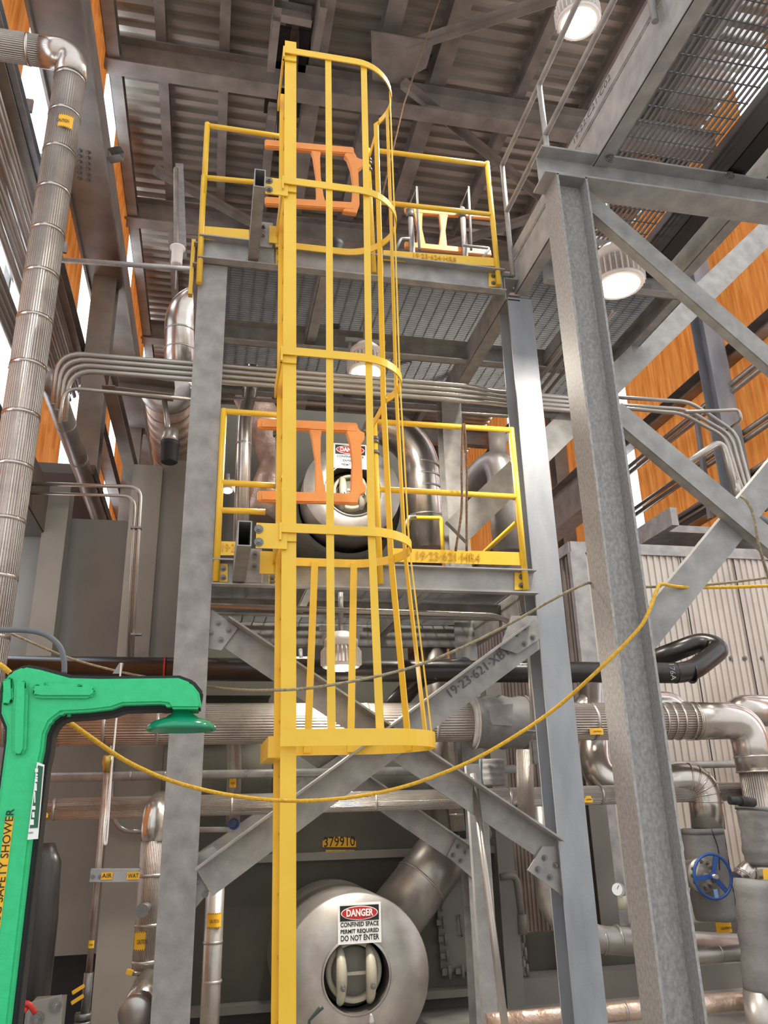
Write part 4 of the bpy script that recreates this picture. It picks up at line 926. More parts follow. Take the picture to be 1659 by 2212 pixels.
MB().tube([A(505, 1780, Y=6.62) + Vector((.035 * math.cos(a), 0, .035 * math.sin(a))) for a in [2 * PI * k / 14 for k in range(14)]], .008, 8, closed=True).build('wheel_rim', 'blue', t)
MB().cyl(A(505, 1780, Y=6.61), A(505, 1780, Y=6.75), .012, 10).bar(A(505, 1780, Y=6.62) - Vector((.035, 0, 0)), A(505, 1780, Y=6.62) + Vector((.035, 0, 0)), .008, .008).build('spindle', 'blue', t)
st = A(503, 1691, Y=6.68)
s = bpy.data.objects['vertical_pipe.001']; sticker(s, st, .055, .07, .057, txt='CAUTION', small=False)

# ================================================================== LOWER LEFT GROUP
c6 = A(332, 1800, Y=5.7)
t6 = thing('insulated_pipe', 'ribbed copper-tinted pipe with domed top and caution label beside the left column', 'pipe', (c6.x, 5.7, .3))
MB().tube([(c6.x, 5.7, .75), (c6.x, 5.7, 1.5)], .075, 28).build('pipe_run', 'ribbed', t6)
MB().tube(rounded([(c6.x, 5.7, 1.48), (c6.x, 5.7, 1.66), (c6.x, 6.4, 1.72)], .13, 8), .08, 28).build('elbow', 'alu', t6)
for z in (1.5, 1.28, 1.0, .8): MB().tube([(c6.x, 5.7, z - .01), (c6.x, 5.7, z + .01)], .078, 28).build('band', 'alu_dull', t6)
sticker(t6, (c6.x - .02, 5.624, A(306, 2033, Y=5.62).z), .1, .105, .076, txt='CAUTION!')
o = tag(MB().cyl(A(318, 1958, Y=5.66), A(308, 1966, Y=5.5), .03, 16).cyl(A(308, 1966, Y=5.5), A(307, 1968, Y=5.46), .038, 20).build('valve_stub', 'nut'), 'short capped valve stub sticking out of the copper-tinted pipe', 'fitting')
t = thing('strainer', 'angled silver end flange at the foot of the copper-tinted pipe', 'fitting', A(292, 2195, Y=5.4))
e0, e1 = A(318, 2120, Y=5.65), A(292, 2190, Y=5.3)
MB().tube([e0, e1], .075, 28).build('body', 'alu', t); ax = (e1 - e0).normalized()
MB().lathe(e1, ax, [(-.03, .09), (.0, .095), (.02, .09), (.021, .0)], 28).build('end_flange', 'alu_dull', t)
MB().bar(A(285, 2140, Y=5.45), A(318, 2146, Y=5.45), .03, .03).build('handle', 'nut', t)
t = thing('ball_valve_lever', 'yellow lever handle left of the copper-tinted pipe foot', 'valve', A(285, 2102, Y=5.5))
MB().bar(A(273, 2098, Y=5.5), A(287, 2102, Y=5.5), .012, .03).build('lever', 'label', t, .003); MB().cyl(A(286, 2103, Y=5.5), A(300, 2104, Y=5.55), .012, 10).build('stem', 'nut', t)
# air line
xa = A(232, 1660, Y=5.45); xb_ = A(196, 2050, Y=5.45); xa_ = (xa.x + xb_.x) / 2
ta = thing('air_pipe', 'thin rusty-silver air pipe with yellow AIR tag standing at lower left', 'pipe', (xa_, 5.45, .6))
MB().tube([(xa_, 5.45, .75), (xa_, 5.45, xa.z)], .018, 14).build('pipe_run', mat('rusty_galvanised_pipe', (172, 164, 156), .4, .5, rgb2=(122, 92, 74), scale=6, stretch=(4, 4, 1)), ta)
MB().lathe((xa_, 5.45, xa.z - .02), (0, 0, 1), [(0, .024), (.04, .026), (.045, .03), (.09, .03), (.1, .02)], 18).build('end_fitting', 'brass', ta)
sticker(ta, A(197, 2040, Y=5.43), .035, .04, .02, txt='AIR', small=False, name='pipe_label')
MB().cyl((xa_, 5.45, .6), (xa_, 5.45, .8), .026, 16).build('union', 'nut', ta)
MB().cyl((xa_ - .01, 5.45, .57), (xa_ - .01, 5.45, .6), .05, 6).cyl((xa_ - .01, 5.45, .53), (xa_ - .01, 5.45, .56), .05, 6).build('union_flange', 'nut', ta)
MB().tube(rounded([(xa_, 5.45, .55), (xa_ - .01, 5.44, .46), (xa_ - .07, 5.4, .4)], .04), .03, 14).build('strainer_body', 'nut', ta)
MB().cyl((xa_ - .07, 5.4, .42), (xa_ - .09, 5.28, .36), .03, 16).cyl((xa_ - .09, 5.3, .37), (xa_ - .13, 5.24, .33), .018, 12).build('coupling', 'conduit', ta)
MB().cyl((xa_ - .08, 5.4, .4), (xa_ - .08, 5.4, 0), .02, 12).build('drain_leg', 'galv', ta)
for dx, dz in ((-.045, .0), (-.03, -.05)): MB().bar((xa_ - .015, 5.43, .74 + dz), (xa_ - .075, 5.4, .71 + dz), .008, .02).build('lever', 'label', ta, .002)
t = thing('pipe_support', 'short grey channel with yellow AIR and WATER tags holding the air pipe', 'bracket', A(245, 1892, Y=5.4))
pa, pb = A(195, 1891, Y=5.38), A(299, 1891, Y=5.38)
MB().chan(pa, pb, .07, .04, .005, side=-1).build('channel', 'galv_light', t)
MB().bar(A(195, 1883, Y=5.4), A(345, 1873, Y=5.8), .012, .012).build('rod', 'galv', t)
for px_, s_, w_ in ((231, 'AIR', 18), (288, 'WAT', 20)):
    q = A(px_, 1892, Y=5.372); s = MB().box(q.x - w_ * .0018, q.x + w_ * .0018, 5.368, 5.371, q.z - .02, q.z + .02).build('tag', 'label', t); text(s_, .034, (q.x, 5.366, q.z), s, 'ink', width=w_ * .003)
for px_ in (200, 216): MB().hexbolt(A(px_, 1894, Y=5.372), FR, .008, .006).build('bolt', 'nut', t)
tag(MB().tube(spline([A(262, 1432, Y=5.3), A(248, 1590, Y=5.3), A(237, 1700, Y=5.35), A(226, 1805, Y=5.38), A(228, 1824, Y=5.38), A(232, 1800, Y=5.37), A(241, 1660, Y=5.34)]), .0055, 8).build('white_cord', 'white'), 'thin white cord hanging down beside the air pipe', 'cord')
tag(MB().prism([A(243, 1455, Y=5.31), A(258, 1432, Y=5.31), A(267, 1432, Y=5.31), A(262, 1455, Y=5.31)], (0, .01, 0)).build('hook_plate', 'galv'), 'small pointed grey plate where the white cord hangs', 'bracket')
t = thing('anchor_plate', 'pale steel base plate with two bolts in the bottom left corner', 'plate', A(90, 2200, Y=4.6))
pp = MB().prism([A(58, 2168, Y=4.6), A(132, 2150, Y=4.6), A(130, 2230, Y=4.6), A(58, 2230, Y=4.6)], (0, .02, 0)).build('plate', 'casing', t)
bolts(t, [A(120, 2172, Y=4.59), A(80, 2201, Y=4.59)], FR, .02)
tag(MB().tube(spline([A(32, 2178, Y=4.5), A(45, 2164, Y=4.48), A(58, 2172, Y=4.5), A(50, 2184, Y=4.47), A(38, 2174, Y=4.5), A(60, 2168, Y=4.48), A(76, 2188, Y=4.5)], 6), .012, 8).build('red_tape_knot', 'red_rag'), 'crumpled red tape lying beside the pale base plate', 'tape')
t = thing('bottle', 'dark smoked plastic bottle shape behind the green shower post', 'container', A(62, 2100, Y=5.3))
bo = A(70, 2120, Y=5.3)
MB().lathe((bo.x, 5.3, .2), (0, 0, 1), [(0, .1), (.9, .1), (1.2, .085), (1.3, .04)], 28).build('body', mat('smoked_plastic', (58, 54, 52), .35, rgb2=(34, 32, 32), scale=4), t)

# ================================================================== LOWER CENTRE RIGHT
t = tag(MB().chan(Vector((A(1062, 2212, Y=5.9).x, 5.9, 0)), A(1021, 1650, Y=5.9), .1, .05, .006, (1, 0, 0)).build('strut_channel', 'galv_light'), 'light galvanised strut channel standing right of the lower drum', 'channel')
t = pipe('conduit', 'bluish bare conduit leaning down in front of the strut channel', 'conduit', [A(1022, 1672, Y=5.3), A(1105, 2330, Y=4.9)], .022, 'conduit', [])
t = tag(MB().tube(rounded([A(1080, 1895, Y=7.5), A(1115, 1890, Y=7.5), A(1128, 1990, Y=7.5)], .08), .03, 14).cyl(A(1127, 1975, Y=7.5), A(1129, 2018, Y=7.5), .042, 14).build('drain_pipe', 'casing'), 'small painted grey drain pipe bend beside the access door', 'pipe')
t = thing('vent_silencer', 'ribbed silver cylinder with a brass tip hanging right of the pouch', 'fitting', A(1137, 1790, Y=5.9))
MB().tube([A(1133, 1620, Y=5.9), A(1137, 1768, Y=5.9)], .062, 24).build('body', 'ribbed', t)
MB().cyl(A(1137, 1768, Y=5.9), A(1139, 1785, Y=5.9), .018, 12).build('nozzle', 'nut', t); MB().cyl(A(1139, 1785, Y=5.9), A(1139, 1797, Y=5.9), .012, 8).build('tip', 'brass', t)
t = thing('turnbuckle_rod', 'silver rod with a clamp hanging beside the right column', 'rod', A(1145, 1620, Y=5.75))
MB().cyl(A(1138, 1340, Y=5.75), A(1153, 1600, Y=5.75), .016, 12).build('rod', 'conduit', t)
MB().box(*(lambda p: (p.x - .03, p.x + .05, 5.72, 5.78, p.z - .15, p.z + .02))(A(1153, 1605, Y=5.75))).build('clevis', 'nut', t, .01)
MB().cyl(A(1122, 1580, Y=5.74), A(1172, 1580, Y=5.74), .012, 10).build('cross_bolt', 'nut', t)
# pipe that drops and turns right at bottom
cp = pipe('insulated_pipe', 'dull jacketed pipe dropping beside the right column and turning right at the bottom', 'pipe', rounded([A(1172, 1735, Y=6.75), A(1188, 1975, Y=6.8), A(1290, 2030, Y=6.8), A(1790, 2058, Y=6.8)], [.2, .1], 8), .105, 'alu_dull',
     [(A(1180, 1870, Y=6.75), (0, 0, 1))] + [(A(1300, 2031, Y=6.8) + Vector((.14 * k, 0, -.0 * k)), (1, 0, -.01)) for k in range(3)], seg=30)
sticker(cp, A(1180, 1748, Y=6.66), .05, .06, .1, txt='', small=False)
sticker(cp, A(1568, 2004, Y=6.68), .16, .08, .1, txt='CAUTION', small=False)
zz = A(1500, 2068, Y=6.5).z
pipe('horizontal_pipe', 'slimmer pipe directly below the bottom right jacketed pipe', 'pipe', [(3.6, 6.55, zz), (5.6, 6.55, zz)], .06, 'alu_dull', [((4.1, 6.55, zz), (1, 0, 0))])
zz = A(1200, 2197, Y=5.9).z
pipe('horizontal_pipe', 'lowest copper-tinted pipe along the bottom edge behind the columns', 'pipe', [(1.9, 5.9, zz), (5, 5.9, zz)], .06, 'spiral', [((2.9, 5.9, zz), (1, 0, 0))])
t = thing('pressure_gauge', 'small round pressure gauge on a pale stub between the two right columns', 'gauge', A(1335, 1920, Y=6.3))
MB().lathe(A(1333, 1921, Y=6.24), FR, [(0, .045), (.02, .05), (.03, .048)], 28).build('case', 'conduit', t)
MB().lathe(A(1333, 1921, Y=6.208), FR, [(0, .043), (.001, .043)], 28).build('dial', 'white', t)
MB().bar(A(1333, 1921, Y=6.204), A(1337, 1912, Y=6.204), .003, .002, (0, 1, 0)).build('needle', 'ink', t)
MB().cyl(A(1346, 1965, Y=6.3), A(1343, 1935, Y=6.3), .035, 14).cyl(A(1343, 1935, Y=6.3), A(1342, 1918, Y=6.27), .02, 10).build('stub', 'beige', t)
# ball-like silver bend between the columns and ribbed elbow with valve
pipe('elbow_duct', 'shiny silver bend between the right column and the near column', 'duct', rounded([A(1285, 1480, Y=7.0), A(1282, 1690, Y=6.7), A(1420, 1700, Y=6.7)], .3, 10), .14, 'alu', [(A(1284, y, Y=6.85), (0, 0, 1)) for y in (1600, 1625)], seg=36)
Pv = rounded([A(1400, 1690, Y=6.6), A(1520, 1680, Y=6.5), A(1530, 1790, Y=6.5)], .27, 12)
te = thing('ribbed_elbow', 'shiny segmented elbow above the blue handwheel valve', 'duct', A(1522, 1780, Y=6.5))
MB().tube(Pv, .135, 36).build('elbow', 'alu', te)
for i in range(3, len(Pv) - 1, 2): d = (Pv[i + 1] - Pv[i - 1]).normalized(); MB().tube([Pv[i] - d * .006, Pv[i] + d * .006], .141, 36).build('segment_ring', 'alu', te)
vc = A(1540, 1893, Y=6.1)
jt = A(1516, 1790, Y=6.45); jb = A(1530, 1988, Y=6.45)
tv = thing('gate_valve', 'blue three-spoked handwheel valve in a grey padded jacket at lower right', 'valve', jb)
jacket('padded_jacket', '', jt, Vector((jt.x, jt.y, jb.z)), .165, parent=tv)
for z in (jt.z - .02,): MB().tube([(jt.x, jt.y, z - .02), (jt.x, jt.y, z + .02)], .172, 32).build('drawstring_hem', 'blanket', tv)
MB().tube(spline([(jt.x - .02, jt.y - .168, jt.z), (jt.x + .01, jt.y - .172, jt.z - .15), (jt.x - .005, jt.y - .17, jt.z - .3)]), .004, 6).build('seam', 'ink', tv)
MB().lathe(vc + Vector((0, .16, 0)), (0, 1, 0), [(-.03, .03), (-.03, .125), (0, .128), (.12, .11)], 36).build('bonnet_flange', 'conduit', tv)
bolts(tv, [vc + Vector((.1 * math.cos(a), .125, .1 * math.sin(a))) for a in [2 * PI * k / 12 for k in range(12)]], FR, .009, 'flange_bolt')
MB().cyl(vc + Vector((0, -.05, 0)), vc + Vector((0, .2, 0)), .017, 14).build('stem', 'conduit', tv)
wv = MB().tube([vc + Vector((.158 * math.cos(a), 0, .158 * math.sin(a))) for a in [2 * PI * k / 48 for k in range(48)]], .0115, 12, closed=True)
for a in (1.22, 3.22, 5.45):
    d = Vector((math.cos(a), 0, math.sin(a))); wv.bar(vc + d * .02, vc + d * .155, .014, .034, (-d.z, 0, d.x))
wv.lathe(vc, (0, 1, 0), [(-.015, .03), (.02, .03)], 6); wv.build('handwheel', 'blue', tv)
MB().bar(vc + Vector((0, -.005, -.09)), vc + Vector((.002, -.005, -.15)), .008, .03, (1, 0, 0)).build('blue_tag', mat('pale_blue_paint', (120, 160, 205), .4), tv)
pipe('silver_bend', 'small shiny bend at the right edge between the two padded jackets', 'pipe', rounded([A(1598, 1900, Y=6.0), A(1622, 1872, Y=6.0), A(1665, 1880, Y=6.0)], .07), .07, 'alu', [(A(1606, 1890, Y=6.0), (1, 0, 1)), (A(1622, 1880, Y=6.0), (1, 0, .3))])
t = thing('insulation_blanket', 'grey padded jacket on the feedwater pipe at the right edge', 'blanket', A(1636, 1860, Y=6.0)); 
jacket('padded_sleeve', '', A(1636, 1745, Y=5.95), A(1656, 1868, Y=5.95), .155, parent=t)
MB().tube([A(1636, 1745, Y=5.95), A(1636, 1754, Y=5.95)], .163, 30).build('drawstring_hem', 'blanket', t)
s = MB().prism([A(1648, 1878, Y=5.8), A(1659, 1876, Y=5.8), A(1663, 1900, Y=5.8), A(1650, 1902, Y=5.8)], (0, .003, 0)).build('caution_label', 'label', t)
t = thing('insulation_blanket', 'long grey creased jacket hanging in the bottom right corner', 'blanket', A(1630, 2150, Y=5.6))
jacket('padded_sleeve', '', A(1630, 1900, Y=5.7), A(1655, 2150, Y=5.7), .145, parent=t)
jacket('padded_sleeve', '', A(1690, 1905, Y=5.6), A(1706, 2160, Y=5.6), .14, parent=t)
MB().tube([A(1640, 2140, Y=5.7), Vector((A(1645, 2212, Y=5.7).x, 5.7, 0))], .11, 24).build('pipe_end', 'alu_dull', t)
o = tag(MB().cyl(A(1576, 1729, Y=5.7), A(1600, 1731, Y=5.7), .03, 20).cyl(A(1598, 1731, Y=5.7), A(1626, 1733, Y=5.75), .036, 20).build('black_actuator', 'black'), 'small black cylindrical actuator sticking out above the right jacket', 'fitting')
pipe('thin_post', 'thin grey post standing at the bottom right behind the pipes', 'post', [A(1608, 2070, Y=6.6), A(1620, 2200, Y=6.6)], .03, 'galv', [])

# ================================================================== CORRUGATED ENCLOSURE right
YE2 = 9.0; xe0 = A(1258, 1190, Y=YE2).x; ztop = A(1400, 1200, Y=YE2).z
t = thing('corrugated_enclosure', 'big corrugated metal enclosure behind the right columns', 'enclosure', (6.5, YE2, 0))
b = MB(); x = xe0; 
while x < 8.1:
    for xa1, ya1, xb1_, yb1 in ((0, 0, .035, 0), (.035, 0, .045, .018), (.045, .018, .08, .018), (.08, .018, .09, 0)):
        v = [b.bm.verts.new((x + xx, YE2 + yy, zz)) for xx, yy, zz in ((xa1, ya1, 0), (xb1_, yb1, 0), (xb1_, yb1, ztop), (xa1, ya1, ztop))]; b.bm.faces.new(v)
    x += .09
b.build('front_sheet', 'corrugated', t)
b = MB(); y = YE2
while y < 13:
    for a0, d0, a1, d1_ in ((0, 0, .06, 0), (.06, 0, .07, .03), (.07, .03, .13, .03), (.13, .03, .14, 0)):
        v = [b.bm.verts.new((xe0 - .16 + dd, y + yy, zz)) for dd, yy, zz in ((d0, a0, 0), (d1_, a1, 0), (d1_, a1, ztop), (d0, a0, ztop))]; b.bm.faces.new(v)
    y += .14
b.build('side_sheet', 'brown_steel', t)
MB().box(xe0 - .17, 8.2, YE2 - .03, YE2 + .2, ztop, ztop + .14).box(xe0 - .19, xe0 - .0, YE2, 13, ztop, ztop + .14).build('top_trim', 'galv_light', t)
MB().box(xe0 - .19, xe0 + .02, YE2 - .035, YE2 + .05, 0, ztop).build('corner_trim', 'galv_light', t)
MB().box(xe0, 8.2, YE2 + .05, 13, ztop - .1, ztop - .05).build('roof_sheet', 'galv', t)
for x in (A(1475, 1250, Y=YE2).x, A(1590, 1250, Y=YE2).x, A(1320, 1500, Y=YE2).x + .5): MB().box(x, x + .012, YE2 - .006, YE2 - .001, 0, ztop).build('panel_seam', 'ink', t)
bolts(t, [A(x, 1422, Y=YE2 - .002) for x in (1579, 1610, 1646)], FR, .02, 'screw')
zz = A(1500, 1652, Y=8.6).z
pipe('thin_horizontal_pipe', 'thin grey pipe crossing in front of the corrugated enclosure', 'pipe', [(4.6, 8.6, zz), (8, 8.6, zz)], .04, 'galv', [])
pipe('insulated_pipe', 'copper-tinted pipe behind the feedwater elbow at the right edge', 'pipe', rounded([A(1590, 1560, Y=7.0), A(1600, 1535, Y=7.0), A(1720, 1535, Y=7.0)], .12), .15, 'alu', seg=28)
# curb coloured dark to stand in for the shaded void under the enclosure
tag(MB().box(3.0, 8.5, 7.9, 8.0, 0, .5).build('curb', 'casing_dark'), 'low curb below the enclosure, coloured dark for the shaded void there', 'curb')
# painted uprights between boiler and enclosure
for px_, lb, y_ in ((1218, 'painted grey upright between boiler casing and enclosure', 7.9), (1300, 'second painted upright in front of the dark corrugated side', 8.3)):
    xx = A(px_, 1900, Y=y_).x; tag(MB().hsec((xx, y_, 0), (xx, y_, 2.6 if px_ < 1250 else 2.2), .18, .2, up=(0, 1, 0)).build('casing_upright', 'casing'), lb, 'column')
zz = 0.12
tag(MB().box(2.79, 8.5, 7.55, 7.85, .0, .2).build('base_beam', 'casing'), 'painted grey base beam at floor level right of the access door', 'beam')

# ================================================================== CONDUITS ON THE RIGHT WALL
gr = 'thin conduits along the right orange wall'
for k, (za, xa2) in enumerate(((1225, 8.7), (1150, 8.7), (1048, 8.6))):
    for j in (0, 1):
        p = A(1385, za + 14 * j - 60, X=xa2); tag(MB().tube([(xa2, 6, p.z), (xa2, 18, p.z)], .05 - .015 * (k == 0), 10).build('wall_conduit', 'conduit'), 'conduit running back along the right orange wall', 'conduit', gr)
for k, (x1_, y1_, x2_, y2_) in enumerate(((1345, 860, 1480, 868), (1360, 878, 1472, 884), (1370, 884, 1460, 892))):
    Yk = 6.4
    P = rounded([A(x1_ - 60, y1_ - 5, Y=Yk), A(x2_ + 10, y2_, Y=Yk), A(1590 - 12 * k, 935 + 4 * k, Y=Yk), A(1620 - 10 * k, 1050, Y=Yk), A(1640, 1130, Y=Yk)], .12)
    tag(MB().tube(P, .02, 10).build('conduit', 'conduit'), 'one of three silver conduits bending down in front of the right orange wall', 'conduit', 'three bent conduits by the near right column')
tag(MB().tube(rounded([A(1470, 1010, Y=6.2), A(1560, 950, Y=6.2), A(1592, 1075, Y=6.2)], .15), .035, 14).cyl(A(1588, 1040, Y=6.2), A(1593, 1075, Y=6.2), .043, 14).build('conduit', 'conduit'), 'thicker hooked conduit at the right, above the brace crossing', 'conduit')
tag(MB().tube(rounded([A(1480, 890, Y=6.3), A(1595, 885, Y=6.3), A(1602, 905, Y=6.3), A(1570, 930, Y=6.6)], .05), .018, 10).build('conduit', 'conduit'), 'small looped conduit end above the three bent conduits', 'conduit')
tag(MB().tube(spline([A(1659, 1100, Y=5.0), A(1640, 1085, Y=5), A(1632, 1110, Y=5), A(1660, 1130, Y=5)]), .03, 10).build('flex_conduit', 'cable'), 'dark flexible conduit loop at the right edge', 'conduit')
tag(MB().chan(A(1503, 910, X=8.6), A(1532, 1120, X=8.6), .1, .06, up=(0, 1, 0)).build('strut_channel', 'galv_blue'), 'narrow dark strut channel fixed to the right orange wall', 'channel')
tag(MB().box(6.0, 8.2, 9.4, 12.0, 5.1, 5.2).box(5.9, 6.0, 9.0, 12.4, 5.05, 5.3).build('cable_tray', 'galv'), 'wide grey cable tray above the corrugated enclosure', 'tray')
for k in range(3):
    xx = A(1265 + 26 * k, 810 - 4 * k, Z=5.3).x
    yy0 = 5.1
    tag(MB().tube([(2.95 + .09 * k, 5.1, 5.45), (2.95 + .09 * k, 7.1, 5.45)], .02, 10).build('conduit', 'conduit'), 'one of three conduits running back under the upper platform behind the near right column', 'conduit', 'conduits under the right part of the upper platform')

# ================================================================== ROPES
tag(MB().tube(spline([A(-20, 1425, Y=3.1), A(12, 1445, Y=3.1), A(60, 1490, Y=3.12), A(135, 1549, Y=3.2), A(200, 1596, Y=3.4), A(280, 1648, Y=3.65), A(380, 1690, Y=3.9), A(500, 1718, Y=4.1), A(630, 1730, Y=4.24), A(760, 1722, Y=4.24), A(880, 1697, Y=4.2), A(1000, 1652, Y=4.1), A(1100, 1598, Y=4.0), A(1200, 1530, Y=3.9), A(1290, 1450, Y=3.7), A(1370, 1370, Y=3.62), A(1400, 1325, Y=3.62), A(1420, 1272, Y=3.7), A(1430, 1262, Y=3.75), A(1470, 1268, Y=3.9), A(1560, 1269, Y=4.0), A(1700, 1264, Y=4.0)]), .0095, 10).build('yellow_rope', 'rope_y'), 'bright yellow rope sagging across the whole picture from the green shower to the right brace', 'rope')
tag(MB().tube(spline([A(-10, 1355, Y=5.3), A(30, 1371, Y=5.45), A(140, 1418, Y=5.6), A(250, 1449, Y=5.6), A(370, 1472, Y=5.55), A(440, 1482, Y=5.52), A(520, 1490, Y=4.8), A(590, 1491, Y=4.28), A(680, 1485, Y=4.26), A(800, 1464, Y=4.25), A(900, 1438, Y=4.25), A(1000, 1398, Y=4.2), A(1100, 1348, Y=4.1), A(1200, 1292, Y=4.0), A(1262, 1262, Y=3.93), A(1280, 1260, Y=3.97)]), .008, 10).build('beige_rope', 'rope_b'), 'beige rope running from behind the left column to the near right column', 'rope')
tag(MB().tube(spline([A(1385, 1268, Y=4.05), A(1480, 1266, Y=4.05), A(1560, 1260, Y=4.05), A(1655, 1248, Y=4.05), A(1700, 1240, Y=4.05)]), .008, 10).build('beige_rope', 'rope_b'), 'short beige rope beside the yellow one at the right edge', 'rope')
tag(MB().tube(spline([A(1664, 1260, Y=3.9), A(1640, 1180, Y=3.72), A(1626, 1110, Y=3.7), A(1612, 1082, Y=3.7), A(1600, 1072, Y=3.72)]), .008, 10).build('beige_rope', 'rope_b'), 'beige rope end tied over the brace at the right edge', 'rope')
b = MB()
for s_ in (0, 1):
    b.tube(spline([A(1000 + 3 * s_, 915, Y=5.1), A(997 + 11 * s_, 1000, Y=5.09), A(997 + 11 * s_, 1100, Y=5.08), A((984 if s_ == 0 else 1008), 1190, Y=5.08)]), .009, 8)
tag(b.build('hanging_rope', 'rope_brown'), 'brown twisted rope looped over the lower platform handrail', 'rope')

# ================================================================== SAFETY SHOWER (foreground left)
YS = 2.8
sh = thing('safety_shower', 'green emergency shower post with arm and round shower head at lower left', 'shower', A(20, 2212, Y=YS))
def poly(pxs, Y): return [A(x, y, Y=Y) for x, y in pxs]
zb_ = A(20, 2212, Y=YS)
def vert(x, y0, y1):  # x at y1 for a plumb line through (x, y0)
    return x + (700 - x) * (y0 - y1) / (y0 + 3600)
out = [(2, 1540), (4, 1478), (22, 1452), (50, 1440), (85, 1446), (150, 1464), (215, 1466), (385, 1464), (412, 1474), (430, 1496), (435, 1520), (433, 1531), (368, 1531), (362, 1522), (345, 1520), (265, 1522), (240, 1531), (190, 1537), (132, 1540), (108, 1558), (96, 1585), (92, 1620), (vert(84, 1652, 1660), 1660), (vert(84, 1652, 2400), 2400), (vert(13, 1600, 2400), 2400), (13, 1600), (14, 1570)]
base = MB().prism(poly(out, YS), (0, .16, 0)); body = base.build('shower_body', 'green', sh, .012)
# rubber edge: same outline grown by 2 cm, set back
P = [Vector((p.x, 0, p.z)) for p in poly(out, YS)]; n = len(P); G = []
area = sum(P[i].x * P[(i + 1) % n].z - P[(i + 1) % n].x * P[i].z for i in range(n)); sg = 1 if area > 0 else -1
for i in range(n):
    a = (P[i] - P[i - 1]).normalized(); c_ = (P[(i + 1) % n] - P[i]).normalized()
    n1 = Vector((a.z, 0, -a.x)) * sg; n2 = Vector((c_.z, 0, -c_.x)) * sg; nn = (n1 + n2).normalized()
    k = .016 / max(.55, nn.dot(n1)); G.append(P[i] + nn * k + Vector((0, YS + .05, 0)))
skip = [i for i in range(n) if 10 <= i <= 12]
MB().prism([G[i] if i not in skip else Vector((P[i].x, YS + .05, P[i].z)) for i in range(n)], (0, .09, 0)).build('rubber_edge', 'black', sh, .006)
# raised relief
MB().prism(poly([(70, 1478), (95, 1476), (130, 1478), (195, 1480), (208, 1488), (208, 1502), (196, 1509), (92, 1509), (70, 1506)], YS), (0, -.018, 0)).build('relief_panel', 'green', sh, .01)
MB().prism(poly([(33, 1470), (60, 1468), (62, 1500), (58, 1618), (50, 1634), (36, 1636), (28, 1626), (29, 1540)], YS), (0, -.018, 0)).build('relief_panel', 'green', sh, .01)
MB().prism(poly([(5, 1470), (28, 1462), (30, 1510), (22, 1524), (4, 1522)], YS), (0, -.012, 0)).build('relief_panel', 'green', sh, .008)
hc = A(394, 1531, Y=YS + .08)
MB().lathe(hc, (0, 0, -1), [(0, .032), (.016, .036), (.03, .055), (.038, .08), (.046, .1), (.058, .113), (.072, .119), (.072, .114), (.056, .1), (.05, .001)], 48, capend=False).build('shower_head', 'green_dark', sh)
MB().cyl(hc + Vector((0, 0, .01)), hc - Vector((0, 0, .004)), .045, 24).build('head_collar', 'black', sh)
nz = A(152, 1538, Y=YS + .07); nzz = MB().cyl(nz, nz - Vector((0, 0, .018)), .021, 18).build('nozzle', 'green', sh); MB().cyl(nz - Vector((0, 0, .018)), nz - Vector((0, 0, .021)), .02, 18).build('nozzle_tip', 'black', nzz)
l0, l1 = (12, 1765), (30, 1765)
q = [(12, 1765), (30, 1765), (vert(30, 1765, 2040), 2040), (vert(12, 1765, 2040), 2040)]
s = MB().prism(poly(q, YS - .002), (0, .003, 0)).build('shower_label', 'label', sh)
lc = A((q[0][0] + q[2][0]) / 2, 1902, Y=YS - .003); ud = (A(21, 1765, Y=YS) - A(vert(21, 1765, 2040), 2040, Y=YS)).normalized()
text('#1 HRSG SAFETY SHOWER', .032, lc, s, 'ink', ud, ud.cross(Vector((0, -1, 0))) * -1 if False else Vector((-ud.z, 0, ud.x)), width=.40)
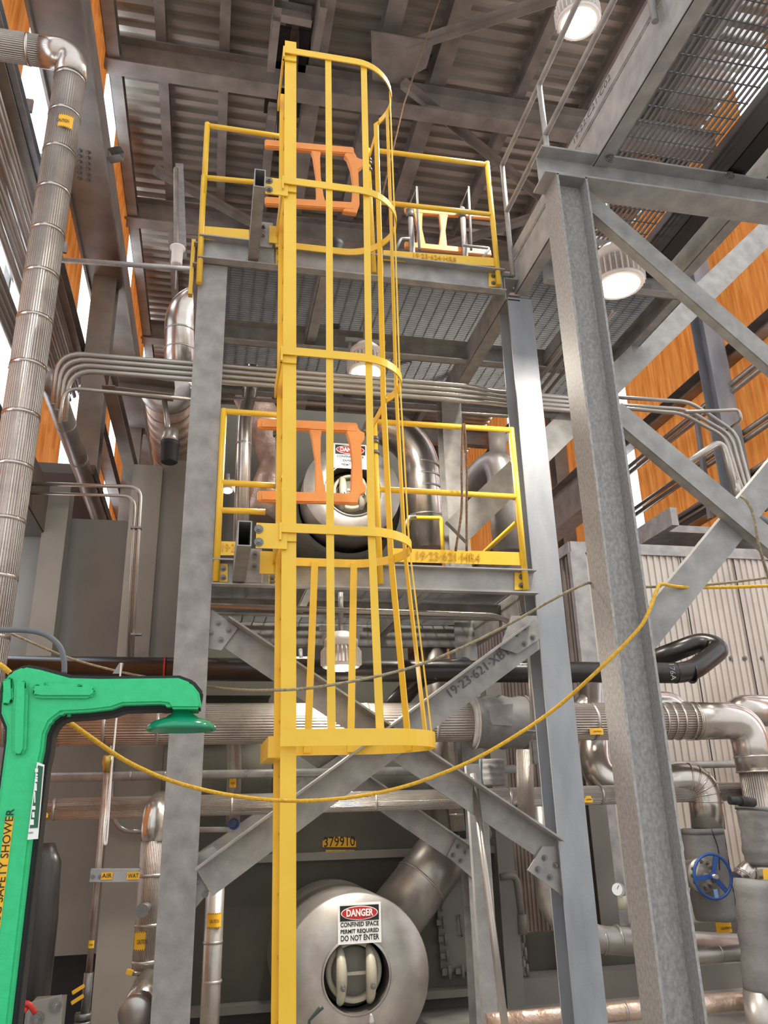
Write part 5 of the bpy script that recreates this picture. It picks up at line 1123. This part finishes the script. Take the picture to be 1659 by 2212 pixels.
# inspection tag
tg = thing('inspection_tag', 'green and white inspection tag hanging on the shower post', 'tag', A(75, 1815, Y=YS - .02))
MB().prism(poly([(80, 1646), (96, 1652), (82, 1812), (59, 1814)], YS - .02), (0, .003, 0)).build('tag_card', 'white', tg)
MB().prism(poly([(82, 1653), (93, 1656), (81.5, 1788), (64, 1789)], YS - .022), (0, .0015, 0)).build('green_field', 'tag_green', tg)
for (a, b_, c_, d_) in ((79, 1664, 3.2, 4), (79, 1674, 2.5, 2), (79, 1680, 2.5, 2), (78, 1686, 3, 3), (77, 1700, 2.6, 8), (75, 1722, 1.3, 12), (73, 1745, 3.5, 4), (72, 1760, 2.5, 6), (69, 1776, 4, 6)):
    MB().prism(poly([(a - c_, b_ - d_), (a + c_, b_ - d_), (a + c_, b_ + d_), (a - c_, b_ + d_)], YS - .0232), (0, .001, 0)).build('printed_mark', 'white', tg)
text('DATE', .006, A(66, 1799, Y=YS - .0222), tg, 'ink', width=.012)
tag(MB().tube(spline([A(-30, 1360, Y=2.95), A(0, 1361, Y=2.95), A(60, 1362, Y=2.95), A(100, 1372, Y=2.95), A(128, 1395, Y=2.95), A(138, 1425, Y=2.95), A(139, 1455, Y=2.95)]), .0095, 14).build('shower_cable', 'cable'), 'grey armoured cable arching into the top of the green shower', 'cable')
# drum bottom lever handle and chrome knob
tag(MB().tube([Vector((A(660, 2216, Y=5.2).x, 5.2, 0)), A(668, 2205, Y=5.2), A(690, 2180, Y=5.2), A(698, 2175, Y=5.2)], .012, 10, True, [.01, .008, .014, .011]).build('lever_handle', mat('dark_green_grip', (52, 66, 60), .5)), 'dark green lever handle in front of the lower drum', 'handle')
tag(MB().lathe(A(802, 2216, Y=5.2), (0, 0, 1), [(0, .022), (.03, .022), (.032, .016), (.05, .016), (.06, .006)], 16).build('chrome_knob', 'conduit'), 'small chrome valve stem at the bottom edge below the drum opening', 'fitting')
pipe('dome_pipe', 'short copper-tinted pipe hump peeking over the big pipe behind the near right column', 'pipe', rounded([A(1256, 1585, Y=6.95), A(1262, 1520, Y=6.95), A(1460, 1522, Y=6.95), A(1475, 1590, Y=6.95)], .12), .12, 'alu', seg=28)
bpy.data.objects['anchor_plate']['label'] = 'pale steel base plate with two bolts in the bottom left corner'
MB().box(A(60, 2200, Y=4.7).x, A(128, 2200, Y=4.7).x, 4.62, 4.9, 0, A(60, 2172, Y=4.7).z).build('pedestal', 'casing', bpy.data.objects['anchor_plate'])
